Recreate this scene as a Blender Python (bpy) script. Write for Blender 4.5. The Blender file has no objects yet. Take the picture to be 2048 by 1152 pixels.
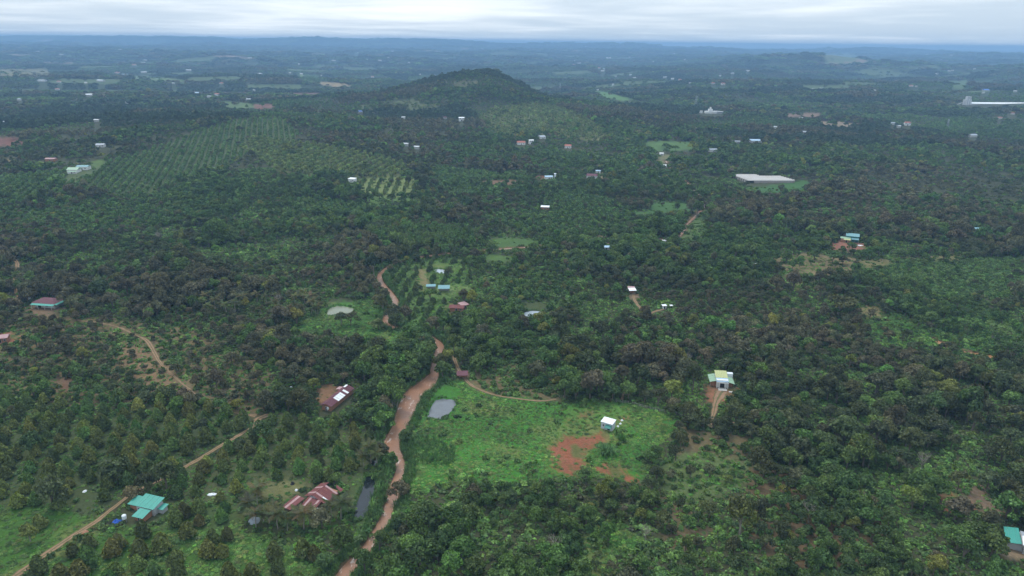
import bpy, math, random
import numpy as np
from mathutils import Vector

sc = bpy.context.scene
COL = sc.collection
R = math.radians
rng = np.random.default_rng(7)
random.seed(7)

# ------------------------------------------------------------------ camera
PW, PH, FPX = 2048.0, 1152.0, 1420.0          # photograph size and focal length in its pixels
CAM = np.array((0.0, 0.0, 140.0))             # drone height above the river
PITCH, ROLL = R(19.05), R(0.6)
cd = bpy.data.cameras.new('camera')
cam = bpy.data.objects.new('camera', cd)
COL.objects.link(cam)
cd.sensor_fit = 'HORIZONTAL'
cd.sensor_width = 36.0
cd.lens = 36.0 * FPX / PW
cd.clip_start = 1.0
cd.clip_end = 90000.0
fwd = np.array((0, math.cos(PITCH), -math.sin(PITCH)))
up0 = np.array((0, math.sin(PITCH), math.cos(PITCH)))
rt0 = np.array((1.0, 0, 0))
rt = rt0 * math.cos(ROLL) + up0 * math.sin(ROLL)
up = up0 * math.cos(ROLL) - rt0 * math.sin(ROLL)
from mathutils import Matrix
M = Matrix(((rt[0], up[0], -fwd[0], CAM[0]), (rt[1], up[1], -fwd[1], CAM[1]),
            (rt[2], up[2], -fwd[2], CAM[2]), (0, 0, 0, 1)))
cam.matrix_world = M
sc.camera = cam

# ------------------------------------------------------------------ world: overcast sky
SUN_EL, SUN_AZ = R(58), R(-35)     # azimuth from +Y (view direction) towards +X
world = bpy.data.worlds.new('World')
sc.world = world
world.use_nodes = True
nt = world.node_tree
nt.nodes.clear()
N = lambda t, **k: _node(nt, t, **k)


def _node(tree, t, **k):
    n = tree.nodes.new(t)
    for a, v in k.items():
        setattr(n, a, v)
    return n


def math_n(tree, op, a=None, b=None, c=None, clamp=False):
    n = tree.nodes.new('ShaderNodeMath')
    n.operation = op
    n.use_clamp = clamp
    for i, v in enumerate((a, b, c)):
        if v is None:
            continue
        if isinstance(v, (int, float)):
            n.inputs[i].default_value = v
        else:
            tree.links.new(v, n.inputs[i])
    return n.outputs[0]


def mix_c(tree, f, a, b, blend='MIX'):
    n = tree.nodes.new('ShaderNodeMix')
    n.data_type = 'RGBA'
    n.blend_type = blend
    for s, v in ((n.inputs[0], f), (n.inputs[6], a), (n.inputs[7], b)):
        if isinstance(v, (int, float)):
            s.default_value = v
        elif isinstance(v, tuple):
            s.default_value = v if len(v) == 4 else v + (1,)
        else:
            tree.links.new(v, s)
    return n.outputs[2]


sky = N('ShaderNodeTexSky', sky_type='NISHITA', sun_disc=False)
sky.sun_elevation = SUN_EL
sky.sun_rotation = SUN_AZ
tc = N('ShaderNodeTexCoord')
sep = N('ShaderNodeSeparateXYZ')
nt.links.new(tc.outputs['Generated'], sep.inputs[0])
zc = math_n(nt, 'ADD', math_n(nt, 'MAXIMUM', sep.outputs[2], 0.0), 0.035)
cx = math_n(nt, 'DIVIDE', sep.outputs[0], zc)
cy = math_n(nt, 'DIVIDE', sep.outputs[1], zc)
cmb = N('ShaderNodeCombineXYZ')
nt.links.new(cx, cmb.inputs[0])
nt.links.new(cy, cmb.inputs[1])


def wnoise(scale, detail, rough, off):
    m = N('ShaderNodeMapping')
    m.inputs['Location'].default_value = (off, off * 0.7, 0)
    nt.links.new(cmb.outputs[0], m.inputs[0])
    n = N('ShaderNodeTexNoise')
    n.inputs['Scale'].default_value = scale
    n.inputs['Detail'].default_value = detail
    n.inputs['Roughness'].default_value = rough
    n.inputs['Distortion'].default_value = 0.35
    nt.links.new(m.outputs[0], n.inputs['Vector'])
    return n.outputs[0]


n1 = wnoise(0.085, 4.0, 0.5, 3.1)
n2 = wnoise(0.34, 5.0, 0.55, 11.7)
cl = math_n(nt, 'ADD', math_n(nt, 'MULTIPLY', n1, 0.62), math_n(nt, 'MULTIPLY', n2, 0.38))
ramp = N('ShaderNodeValToRGB')
ramp.color_ramp.interpolation = 'EASE'
e = ramp.color_ramp.elements
e[0].position, e[0].color = 0.40, (6.4, 7.6, 8.8, 1)
e[1].position, e[1].color = 0.66, (11.6, 12.1, 12.4, 1)
nt.links.new(cl, ramp.inputs[0])
# overcast skies brighten towards the zenith
zen = math_n(nt, 'ADD', 0.92, math_n(nt, 'MULTIPLY', math_n(nt, 'MAXIMUM', sep.outputs[2], 0.0), 0.75))
cloud = N('ShaderNodeVectorMath', operation='SCALE')
nt.links.new(ramp.outputs[0], cloud.inputs[0])
nt.links.new(zen, cloud.inputs[3])
skymix = mix_c(nt, 0.93, sky.outputs[0], cloud.outputs[0])
bg = N('ShaderNodeBackground')
bg.inputs[1].default_value = 0.1
nt.links.new(skymix, bg.inputs[0])
wo = N('ShaderNodeOutputWorld')
nt.links.new(bg.outputs[0], wo.inputs[0])

sd = bpy.data.lights.new('sun', 'SUN')
sd.energy = 1.5
sd.angle = R(12)
sd.color = (1.0, 0.96, 0.9)
sun = bpy.data.objects.new('sun', sd)
COL.objects.link(sun)
sv = Vector((math.cos(SUN_EL) * math.sin(SUN_AZ), math.cos(SUN_EL) * math.cos(SUN_AZ), math.sin(SUN_EL)))
sun.rotation_euler = sv.to_track_quat('Z', 'Y').to_euler()

vs = sc.view_settings
vs.view_transform = 'Standard'
vs.look = 'None'
vs.exposure = 0.2
vs.gamma = 1.0
vs.use_curve_mapping = False
sc.cycles.max_bounces = 5
sc.cycles.diffuse_bounces = 2
sc.cycles.glossy_bounces = 2
sc.cycles.transmission_bounces = 3
sc.cycles.volume_bounces = 0
sc.cycles.use_denoising = True
sc.cycles.use_adaptive_sampling = True
sc.cycles.adaptive_threshold = 0.02

# ------------------------------------------------------------------ numeric helpers
def _hash(ix, iy, seed):
    h = (ix.astype(np.int64) * 374761393 + iy.astype(np.int64) * 668265263 + seed * 982451653) & 0xFFFFFFFF
    h = ((h ^ (h >> 13)) * 1274126177) & 0xFFFFFFFF
    h = (h ^ (h >> 16)) & 0xFFFFFFFF
    return h / 4294967295.0


def vnoise(x, y, seed=0):
    x = np.asarray(x, float); y = np.asarray(y, float)
    ix = np.floor(x); iy = np.floor(y)
    fx = x - ix; fy = y - iy
    fx = fx * fx * (3 - 2 * fx); fy = fy * fy * (3 - 2 * fy)
    a = _hash(ix, iy, seed); b = _hash(ix + 1, iy, seed)
    c = _hash(ix, iy + 1, seed); d = _hash(ix + 1, iy + 1, seed)
    return (a * (1 - fx) + b * fx) * (1 - fy) + (c * (1 - fx) + d * fx) * fy


def fbm(x, y, seed=0, o=3):
    s = 0; a = 1.0; t = 0
    for i in range(o):
        s = s + a * vnoise(x * 2 ** i, y * 2 ** i, seed + i * 17)
        t += a; a *= 0.5
    return s / t


def sstep(a, b, x):
    t = np.clip((x - a) / (b - a), 0, 1)
    return t * t * (3 - 2 * t)


# hills: X, Y, height, left, right, front, back extents, profile power
BUMPS = [
    (-85, 1760, 73, 158, 138, 330, 240, 2.1),     # the wooded hill
    (-330, 1640, 24, 210, 220, 320, 220, 1.9),     # its long shoulder
    (120, 1430, 20, 160, 260, 260, 260, 1.9),
    (-430, 1090, 27, 330, 270, 300, 170, 2.0),     # the plantation ridge
    (-520, 640, 7, 260, 220, 160, 200, 2.0),
    (2060, 5000, 72, 620, 420, 700, 600, 1.8),
    (2750, 3500, 95, 420, 600, 500, 500, 1.8),
    (900, 2700, 16, 600, 500, 400, 400, 2.0),
    (-1500, 3300, 14, 700, 700, 420, 400, 2.0),
    (-6100, 11000, 150, 2300, 2200, 600, 900, 2.0),
    (-2850, 11000, 118, 900, 900, 600, 800, 2.0),
    (-1150, 11200, 108, 1300, 1000, 600, 800, 2.2),
    (1300, 11000, 96, 1700, 1300, 600, 800, 2.2),
    (5200, 10800, 30, 1500, 2400, 600, 800, 2.0),
    (-2300, 5200, 40, 1300, 900, 500, 500, 2.0),
]


def h0(x, y):
    x = np.asarray(x, float); y = np.asarray(y, float)
    r = np.hypot(x, y)
    near = (fbm(x / 170, y / 170, 3, 2) - 0.5) * 2.0 * (1 + 2.5 * sstep(350, 1100, r))
    far = (fbm(x / 900, y / 520, 9, 3) - 0.5) * 2.0 * (13 * sstep(900, 1500, r) + 36 * sstep(1600, 3000, r) + 12 * sstep(5000, 12000, r))
    z = near + far
    for (bx, by, bh, l, rr, f, b, p) in BUMPS:
        dx = (x - bx) / np.where(x < bx, l, rr)
        dy = (y - by) / np.where(y < by, f, b)
        d = np.sqrt(dx * dx + dy * dy)
        z = z + bh * np.exp(-np.power(d, p)) * (1 + 0.2 * (fbm(x / 110, y / 110, 5, 2) - 0.5))
    z = z + 52 * sstep(4300, 9800, r)
    z = np.where(z > 140, 140 + 40 * np.tanh((z - 140) / 40), z)
    return z


def ray(px, py):
    u = (px - PW / 2) / FPX; v = (PH / 2 - py) / FPX
    d = fwd + rt * u + up * v
    return d / np.linalg.norm(d)


_TS = np.concatenate([np.arange(120, 1500, 5.0), 1500 * np.exp(np.arange(0, 2.75, 0.006))])
_ATC = {}


def at(px, py):
    """the ground point seen at a pixel of the photograph"""
    if (px, py) in _ATC:
        return _ATC[(px, py)].copy()
    d = ray(px, py)
    q = CAM[None] + d[None] * _TS[:, None]
    hit = np.nonzero(q[:, 2] < h0(q[:, 0], q[:, 1]))[0]
    if len(hit) == 0:
        t1 = 15000.0
    else:
        i = max(int(hit[0]), 1)
        ts = np.linspace(_TS[i - 1], _TS[i], 50)
        q = CAM[None] + d[None] * ts[:, None]
        k = np.nonzero(q[:, 2] < h0(q[:, 0], q[:, 1]))[0]
        t1 = ts[int(k[0])] if len(k) else ts[-1]
    p = CAM + d * t1
    r_ = np.array((p[0], p[1], float(h0(p[0], p[1]))))
    _ATC[(px, py)] = r_
    return r_.copy()


def mpp(p):
    return float(np.dot(np.asarray(p) - CAM, fwd)) / FPX


def to_px(x, y, z):
    dx = x - CAM[0]; dy = y - CAM[1]; dz = z - CAM[2]
    d = dx * fwd[0] + dy * fwd[1] + dz * fwd[2]
    d = np.where(d < 1, 1, d)
    u = dx * rt[0] + dy * rt[1] + dz * rt[2]
    v = dx * up[0] + dy * up[1] + dz * up[2]
    return PW / 2 + FPX * u / d, PH / 2 - FPX * v / d, d


def inpoly(px, py, poly):
    n = len(poly)
    ins = np.zeros(px.shape, bool)
    xs = [p[0] for p in poly]; ys = [p[1] for p in poly]
    box = (px >= min(xs)) & (px <= max(xs)) & (py >= min(ys)) & (py <= max(ys))
    if not box.any():
        return ins
    qx = px[box]; qy = py[box]
    r = np.zeros(qx.shape, bool)
    j = n - 1
    for i in range(n):
        xi, yi = poly[i]; xj, yj = poly[j]
        if yi != yj:
            c = ((yi > qy) != (yj > qy)) & (qx < (xj - xi) * (qy - yi) / (yj - yi) + xi)
            r ^= c
        j = i
    ins[box] = r
    return ins


def seg_dist(x, y, pts, wid):
    """signed clearance to a polyline whose half width varies: distance - half width"""
    best = np.full(x.shape, 1e9)
    for i in range(len(pts) - 1):
        ax, ay = pts[i][:2]; bx, by = pts[i + 1][:2]
        vx, vy = bx - ax, by - ay
        L = vx * vx + vy * vy + 1e-9
        t = np.clip(((x - ax) * vx + (y - ay) * vy) / L, 0, 1)
        d = np.hypot(x - ax - t * vx, y - ay - t * vy) - (wid[i] * (1 - t) + wid[i + 1] * t)
        best = np.minimum(best, d)
    return best


def smooth_line(pts, wid, n=6):
    """Catmull-Rom through the points"""
    P = np.array([p[:2] for p in pts], float); Wd = np.array(wid, float)
    out = []; ow = []
    for i in range(len(P) - 1):
        p0 = P[max(i - 1, 0)]; p1 = P[i]; p2 = P[i + 1]; p3 = P[min(i + 2, len(P) - 1)]
        for k in range(n):
            t = k / n
            q = 0.5 * ((2 * p1) + (p2 - p0) * t + (2 * p0 - 5 * p1 + 4 * p2 - p3) * t * t + (3 * p1 - p0 - 3 * p2 + p3) * t ** 3)
            out.append(q); ow.append(Wd[i] * (1 - t) + Wd[i + 1] * t)
    out.append(P[-1]); ow.append(Wd[-1])
    return np.array(out), np.array(ow)


# ------------------------------------------------------------------ objects, tags
def tag(o, label=None, cat=None, group=None, kind=None):
    if label: o['label'] = label
    if cat: o['category'] = cat
    if group: o['group'] = group
    if kind: o['kind'] = kind
    return o


def mesh(name, verts, faces, mats, mi=None, smooth=False):
    me = bpy.data.meshes.new(name)
    me.from_pydata([tuple(map(float, v)) for v in verts], [], [tuple(int(i) for i in f) for f in faces])
    for m in (mats if isinstance(mats, (list, tuple)) else [mats]):
        me.materials.append(m)
    if mi is not None:
        me.polygons.foreach_set('material_index', np.asarray(mi, np.int32))
    if smooth:
        me.polygons.foreach_set('use_smooth', np.ones(len(me.polygons), bool))
    me.update()
    return me


def obj(name, me, parent=None, loc=None, rot=None, scl=None):
    o = bpy.data.objects.new(name, me)
    COL.objects.link(o)
    if parent is not None:
        o.parent = parent
    if loc is not None: o.location = loc
    if rot is not None: o.rotation_euler = rot
    if scl is not None: o.scale = scl
    return o


def empty(name, loc, rz=0.0):
    o = bpy.data.objects.new(name, None)
    COL.objects.link(o)
    o.empty_display_size = 0.5
    o.location = tuple(map(float, loc))
    o.rotation_euler = (0, 0, rz)
    return o


# ------------------------------------------------------------------ materials
def new_mat(name):
    m = bpy.data.materials.new(name)
    m.use_nodes = True
    t = m.node_tree
    b = t.nodes['Principled BSDF']
    return m, t, b


def noise_n(t, scale, detail=3.0, rough=0.55, vec=None):
    n = t.nodes.new('ShaderNodeTexNoise')
    n.inputs['Scale'].default_value = scale
    n.inputs['Detail'].default_value = detail
    n.inputs['Roughness'].default_value = rough
    if vec is not None:
        t.links.new(vec, n.inputs['Vector'])
    return n.outputs[0]


def obj_coord(t):
    return t.nodes.new('ShaderNodeTexCoord').outputs['Object']


def geo_pos(t):
    return t.nodes.new('ShaderNodeNewGeometry').outputs['Position']


def foliage_mat():
    m = bpy.data.materials.new('foliage')
    m.use_nodes = True
    t = m.node_tree
    t.nodes.clear()
    a = t.nodes.new('ShaderNodeAttribute'); a.attribute_type = 'INSTANCER'; a.attribute_name = 'tint'
    v = t.nodes.new('ShaderNodeAttribute'); v.attribute_type = 'GEOMETRY'; v.attribute_name = 'leaf_shade'
    sc1 = t.nodes.new('ShaderNodeVectorMath'); sc1.operation = 'SCALE'
    t.links.new(a.outputs['Color'], sc1.inputs[0]); t.links.new(v.outputs['Fac'], sc1.inputs[3])
    d = t.nodes.new('ShaderNodeBsdfDiffuse'); tr = t.nodes.new('ShaderNodeBsdfTranslucent')
    gl = t.nodes.new('ShaderNodeBsdfGlossy'); gl.inputs['Roughness'].default_value = 0.5
    gl.inputs['Color'].default_value = (1, 1, 1, 1)
    t.links.new(sc1.outputs[0], d.inputs[0])
    yel = mix_c(t, 1.0, sc1.outputs[0], (1.25, 1.3, 0.5), 'MULTIPLY')
    t.links.new(yel, tr.inputs[0])
    mx = t.nodes.new('ShaderNodeMixShader'); mx.inputs[0].default_value = 0.28
    t.links.new(d.outputs[0], mx.inputs[1]); t.links.new(tr.outputs[0], mx.inputs[2])
    mx2 = t.nodes.new('ShaderNodeMixShader'); mx2.inputs[0].default_value = 0.018
    t.links.new(mx.outputs[0], mx2.inputs[1]); t.links.new(gl.outputs[0], mx2.inputs[2])
    o = t.nodes.new('ShaderNodeOutputMaterial')
    t.links.new(mx2.outputs[0], o.inputs[0])
    return m


def plain_mat(name, col, rough=0.8, var=0.25, scale=1.5, spec=0.25, metal=0.0, dirt=None):
    m, t, b = new_mat(name)
    p = obj_coord(t)
    n = noise_n(t, scale, 4, 0.6, p)
    f = math_n(t, 'MULTIPLY_ADD', n, 2 * var, 1 - var)
    s = t.nodes.new('ShaderNodeVectorMath'); s.operation = 'SCALE'
    s.inputs[0].default_value = col
    t.links.new(f, s.inputs[3])
    out = s.outputs[0]
    if dirt:
        n2 = noise_n(t, scale * 0.6, 5, 0.7, p)
        k = math_n(t, 'MULTIPLY', math_n(t, 'SUBTRACT', n2, 0.52), 7.0, clamp=True)
        out = mix_c(t, math_n(t, 'MULTIPLY', k, dirt[3]), out, dirt[:3])
    t.links.new(out, b.inputs['Base Color'])
    b.inputs['Roughness'].default_value = rough
    b.inputs['Specular IOR Level'].default_value = spec
    b.inputs['Metallic'].default_value = metal
    return m


def sheet_mat(name, col, rough=0.45, rust=(0.2, 0.09, 0.05), amt=0.35):
    """profiled metal roofing: fine ribs and weather stains"""
    m, t, b = new_mat(name)
    p = obj_coord(t)
    n2 = noise_n(t, 0.9, 5, 0.7, p)
    k = math_n(t, 'MULTIPLY', math_n(t, 'SUBTRACT', n2, 0.5), 5.0, clamp=True)
    n3 = noise_n(t, 6.0, 3, 0.6, p)
    f = math_n(t, 'MULTIPLY_ADD', n3, 0.4, 0.8)
    s = t.nodes.new('ShaderNodeVectorMath'); s.operation = 'SCALE'
    s.inputs[0].default_value = col
    t.links.new(f, s.inputs[3])
    out = mix_c(t, math_n(t, 'MULTIPLY', k, amt), s.outputs[0], rust)
    t.links.new(out, b.inputs['Base Color'])
    b.inputs['Roughness'].default_value = rough
    b.inputs['Specular IOR Level'].default_value = 0.35
    w = t.nodes.new('ShaderNodeTexWave'); w.inputs['Scale'].default_value = 8.0
    w.inputs['Distortion'].default_value = 0.0
    t.links.new(p, w.inputs['Vector'])
    bu = t.nodes.new('ShaderNodeBump'); bu.inputs['Strength'].default_value = 0.25; bu.inputs['Distance'].default_value = 0.02
    t.links.new(w.outputs[0], bu.inputs['Height']); t.links.new(bu.outputs[0], b.inputs['Normal'])
    return m


FOL = foliage_mat()
BARK = plain_mat('bark', (0.16, 0.13, 0.10), 0.9, 0.35, 2.0)
PALEBARK = plain_mat('pale_bark', (0.30, 0.26, 0.21), 0.9, 0.3, 2.0)

# ------------------------------------------------------------------ layout read from the photograph
def line_px(spec, k=0.9):
    """(px, py, width in photo px) -> smooth ground line with half widths in metres"""
    pts = []; wid = []
    for (x, y, w) in spec:
        p = at(x, y)
        pts.append(p); wid.append(0.5 * w * mpp(p) * k)
    return smooth_line(pts, wid)


RIVER = line_px([(640, 1215, 44), (672, 1170, 38), (700, 1130, 32), (725, 1105, 22), (745, 1075, 20), (770, 1035, 24), (783, 1000, 24),
                 (792, 965, 22), (801, 934, 18), (797, 915, 22), (786, 898, 32), (784, 880, 36), (797, 855, 34),
                 (810, 825, 42), (826, 790, 50), (852, 768, 44), (867, 748, 24), (869, 730, 12), (876, 708, 18),
                 (880, 692, 20), (868, 678, 14), (838, 664, 14), (806, 657, 14), (778, 651, 14), (770, 640, 14), (778, 625, 14),
                 (790, 612, 15), (790, 600, 16), (778, 584, 16), (764, 568, 15), (759, 553, 13), (768, 541, 13),
                 (784, 530, 12), (815, 517, 8), (880, 508, 7), (960, 500, 7), (1080, 492, 6), (1200, 486, 6),
                 (1300, 480, 6), (1352, 474, 4), (1366, 462, 6), (1372, 450, 3), (1386, 436, 6), (1394, 428, 3), (1400, 421, 6), (1408, 405, 5),
                 (1380, 370, 4), (1345, 340, 3), (1330, 318, 3)], 0.80)
CREEK = line_px([(1868, 676, 4), (1880, 684, 12), (1892, 690, 12), (1908, 697, 4), (1940, 704, 5), (1985, 712, 16),
                 (2020, 722, 17), (2060, 728, 14), (2120, 740, 12)])

PATHS = [
    ('farm_track', [(-40, 1195, 24), (20, 1160, 24), (80, 1117, 22), (140, 1076, 20), (190, 1045, 16), (232, 1012, 12), (272, 983, 9),
                    (330, 956, 13), (385, 926, 14), (440, 893, 14), (486, 866, 12), (508, 852, 12), (517, 838, 22), (538, 830, 22)]),
    ('farm_track', [(512, 832, 18), (470, 826, 4), (430, 812, 3), (397, 797, 16), (382, 783, 15), (365, 768, 6), (345, 750, 9), (332, 738, 6), (318, 722, 12),
                    (307, 702, 14), (294, 682, 15), (275, 672, 3), (245, 658, 9), (228, 652, 4), (190, 645, 11), (150, 640, 3), (80, 632, 3)]),
    ('farm_track', [(36, 612, 9), (32, 585, 11), (30, 560, 13), (34, 538, 13), (32, 522, 12), (8, 510, 12), (-30, 500, 10)]),
    ('farm_track', [(1266, 588, 10), (1270, 602, 10), (1282, 618, 10), (1291, 630, 13), (1310, 623, 10), (1330, 618, 9)]),
    ('farm_track', [(1292, 692, 6), (1284, 706, 10), (1272, 730, 10), (1262, 752, 9), (1250, 778, 6), (1243, 800, 10)]),
    ('farm_track', [(1424, 850, 8), (1424, 838, 12), (1428, 825, 16), (1432, 806, 22), (1440, 790, 40), (1445, 783, 40)]),
    ('farm_track', [(907, 712, 12), (914, 732, 12), (926, 752, 12), (945, 772, 11), (985, 789, 8), (1030, 797, 9), (1080, 802, 10), (1112, 799, 8)]),
    ('farm_track', [(1432, 842, 10), (1470, 846, 6), (1500, 852, 5)]),
    ('far_road', [(1250, 154, 3), (1310, 147, 4), (1370, 140, 5), (1440, 127, 5), (1490, 118, 4)]),
]
PATHW = [(n, ) + line_px(s, 0.74 if i == 0 else 0.62) for i, (n, s) in enumerate(PATHS)]

PONDS = [  # polygon in the photograph, how the water looks
    ('pond', [(855, 833), (862, 815), (872, 800), (885, 797), (902, 798), (912, 804), (905, 816), (893, 830), (880, 836)], 'grey'),
    ('pond', [(654, 629), (658, 618), (672, 611), (695, 613), (708, 618), (700, 626), (684, 630)], 'green'),
    ('pond', [(1046, 631), (1052, 623), (1072, 621), (1094, 628), (1093, 635), (1066, 635)], 'clear'),
    ('pond', [(708, 1034), (714, 1005), (724, 980), (732, 955), (746, 953), (749, 968), (744, 990), (738, 1010), (728, 1034)], 'dark'),
    ('pond', [(868, 540), (878, 537), (893, 541), (891, 546), (876, 545)], 'clear'),
    ('pond', [(740, 922), (752, 919), (765, 922), (762, 929), (744, 930)], 'dark'),
]
PONDW = [(n, [at(*p) for p in pl], k) for n, pl, k in PONDS]

# ground colours (linear albedo)
G_WOOD = (0.055, 0.058, 0.028)
G_GRASS = (0.050, 0.120, 0.022)
G_LUSH = (0.032, 0.090, 0.020)
G_TAN = (0.23, 0.155, 0.085)
G_BROWN = (0.15, 0.085, 0.05)
G_RED = (0.235, 0.088, 0.048)
G_STRAW = (0.145, 0.135, 0.055)
G_PALE = (0.32, 0.23, 0.16)
G_FIELD = (0.085, 0.14, 0.035)

# zones: polygon in the photograph, ground colour, share of woodland trees kept, understorey, weeds, planting pattern
Z = []


def zone(poly, ground=None, wood=0.0, under=0.0, weed=0.0, pat=None, name='', soft=1.0, size=1.0):
    Z.append(dict(poly=poly, ground=ground, wood=wood, under=under, weed=weed, pat=pat, name=name, soft=soft, size=size))


def P(kind, s, rot=0, jit=0.25, r=(2.0, 2.6), tint='durian', sy=None, keep=1.0):
    return dict(kind=kind, s=s, sy=sy or s, rot=rot, jit=jit, r=r, tint=tint, keep=keep)


# --- distance: plantations on and before the ridge
zone([(0, 352), (95, 345), (200, 330), (330, 290), (430, 252), (480, 240), (560, 236), (600, 268), (560, 300), (480, 318), (430, 345),
      (300, 388), (180, 392), (60, 400), (0, 395)], (0.080, 0.102, 0.040), 0.03, 0.05, pat=P('round', 6.9, 18, 0.13, (1.75, 2.3), 'plant', sy=5.0), name='ridge plantation')
zone([(480, 300), (505, 275), (560, 282), (640, 290), (720, 305), (800, 325), (830, 350), (740, 356), (640, 352), (560, 345)],
     (0.12, 0.13, 0.05), 0.02, 0.0, pat=P('round', 9.5, -8, 0.12, (2.2, 2.8), 'plant2', sy=5.0), name='terraced plantation')
zone([(715, 357), (780, 352), (832, 358), (838, 385), (800, 395), (745, 392), (720, 380)], (0.15, 0.18, 0.06), 0.05, 0.05,
     pat=P('durian', 9.0, 4, 0.2, (1.3, 2.0), 'plant2', sy=5.5), name='young orchard')
zone([(725, 392), (770, 394), (838, 395), (845, 408), (790, 412), (735, 405)], G_FIELD, 0.1, 0.2, name='field')
zone([(850, 330), (1000, 350), (1060, 340), (1040, 385), (900, 395), (850, 380)], (0.07, 0.08, 0.03), 0.18, 0.5,
     pat=P('round', 5.2, 25, 0.25, (1.8, 2.4), 'plant'), name='plantation')
zone([(950, 240), (990, 215), (1080, 205), (1150, 225), (1200, 255), (1250, 275), (1180, 282), (1080, 268), (1000, 275)],
     (0.17, 0.17, 0.07), 0.05, 0.0, pat=P('round', 10.0, 30, 0.12, (2.1, 2.8), 'plant2', sy=8.0), name='hill plantation')
zone([(905, 165), (960, 160), (965, 172), (920, 180)], (0.10, 0.10, 0.048), 0.40, name='clearing on hill')
zone([(700, 215), (800, 195), (900, 185), (960, 182), (930, 200), (860, 220), (740, 225)], (0.085, 0.1, 0.045), 0.45, 0.1, name='hill field')
for poly, wd, rot in [
    ([(-40, 402), (180, 395), (310, 390), (430, 352), (520, 362), (480, 415), (340, 452), (160, 475), (-40, 480)], 0.42, 15),
    ([(965, 385), (1080, 380), (1200, 395), (1300, 432), (1290, 468), (1180, 474), (1060, 468), (960, 440)], 0.38, 30),
    ([(860, 285), (960, 282), (1060, 296), (1170, 305), (1180, 335), (1060, 340), (920, 322)], 0.30, 10),
    ([(1290, 486), (1400, 478), (1500, 470), (1560, 505), (1530, 560), (1440, 560), (1340, 520)], 0.45, 5),
    ([(560, 395), (640, 400), (720, 405), (840, 430), (800, 450), (700, 440), (600, 425)], 0.40, 22),
    ([(180, 520), (300, 540), (420, 575), (390, 600), (260, 590), (150, 560)], 0.5, 12),
    ([(1000, 560), (1100, 575), (1180, 600), (1150, 640), (1060, 655), (1000, 620)], 0.5, 40),
    ([(1750, 400), (1900, 390), (2080, 420), (2080, 470), (1900, 455), (1780, 440)], 0.5, 8),
    ([(1250, 640), (1330, 650), (1420, 690), (1380, 730), (1300, 720)], 0.62, 14),
]:
    zone(poly, (0.06, 0.075, 0.03), wd, 1.0, pat=P('round', 4.4, rot, 0.3, (1.6, 2.3), 'coffee', keep=0.85), name='coffee stand', size=0.85)
# --- distance: bare and grassy fields
for poly, g in [
    ([(-20, 138), (90, 137), (105, 150), (60, 153), (-20, 151)], (0.22, 0.20, 0.10)),
    ([(630, 163), (690, 166), (705, 172), (665, 174), (638, 168)], (0.36, 0.27, 0.16)),
    ([(575, 185), (640, 186), (640, 192), (580, 191)], (0.20, 0.11, 0.085)),
    ([(508, 209), (540, 207), (552, 214), (520, 220), (505, 216)], (0.24, 0.12, 0.09)),
    ([(-20, 273), (40, 276), (55, 286), (20, 293), (-20, 292)], (0.22, 0.10, 0.075)),
    ([(1185, 183), (1205, 183), (1270, 199), (1245, 202), (1200, 192)], (0.13, 0.24, 0.075)),
    ([(1565, 227), (1640, 226), (1640, 235), (1575, 234)], (0.27, 0.18, 0.13)),
    ([(1628, 242), (1680, 243), (1738, 250), (1725, 255), (1640, 250)], (0.32, 0.235, 0.15)),
    ([(1760, 260), (1795, 261), (1790, 267), (1762, 266)], (0.25, 0.17, 0.11)),
    ([(1290, 284), (1320, 281), (1385, 284), (1390, 300), (1330, 303), (1290, 300)], (0.11, 0.19, 0.06)),
    ([(1300, 405), (1330, 402), (1395, 408), (1398, 422), (1340, 425), (1255, 432), (1255, 424), (1300, 420)], (0.075, 0.155, 0.045)),
    ([(978, 476), (1010, 473), (1085, 480), (1080, 495), (1030, 497), (1000, 500)], (0.09, 0.16, 0.045)),
    ([(965, 510), (1000, 508), (1040, 515), (1010, 526), (975, 524)], (0.10, 0.17, 0.045)),
    ([(950, 363), (985, 360), (1048, 361), (1048, 369), (985, 370)], (0.23, 0.14, 0.09)),
    ([(1065, 352), (1090, 350), (1100, 357), (1075, 359)], (0.25, 0.12, 0.075)),
    ([(1198, 346), (1222, 343), (1220, 352), (1200, 362), (1192, 358)], (0.27, 0.23, 0.11)),
    ([(1225, 349), (1255, 349), (1250, 354), (1228, 354)], (0.19, 0.21, 0.085)),
    ([(1310, 312), (1340, 308), (1345, 324), (1315, 326)], (0.22, 0.21, 0.1)),
    ([(1690, 105), (1725, 114), (1705, 124), (1660, 128), (1640, 130)], (0.15, 0.19, 0.09)),
    ([(1645, 108), (1690, 107), (1680, 116), (1648, 118)], (0.17, 0.19, 0.10)),
    ([(265, 152), (330, 155), (395, 165), (330, 164), (270, 158)], (0.15, 0.21, 0.09)),
    ([(375, 200), (430, 200), (500, 207), (512, 216), (470, 218), (430, 208)], (0.13, 0.19, 0.075)),
    ([(1500, 376), (1560, 368), (1610, 360), (1630, 376), (1590, 385), (1520, 388)], (0.065, 0.15, 0.04)),
    ([(1905, 165), (1936, 158), (1934, 178), (1906, 178)], (0.12, 0.18, 0.075)),
    ([(700, 356), (716, 352), (720, 362), (700, 366)], (0.12, 0.15, 0.06)),
    ([(180, 325), (205, 318), (212, 325), (185, 340)], (0.11, 0.17, 0.05)),
    ([(-20, 318), (30, 314), (25, 332), (-20, 330)], (0.18, 0.15, 0.08)),
]:
    zone(poly, tuple(c * 0.74 for c in g), 0.03, 0.07, name='field')
zone([(585, 148), (640, 150), (640, 168), (600, 165)], (0.15, 0.19, 0.08), 0.0, 0.0, pat=P('round', 13, 5, 0.1, (2.5, 3.2), 'plant'), name='far orchard')
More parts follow.
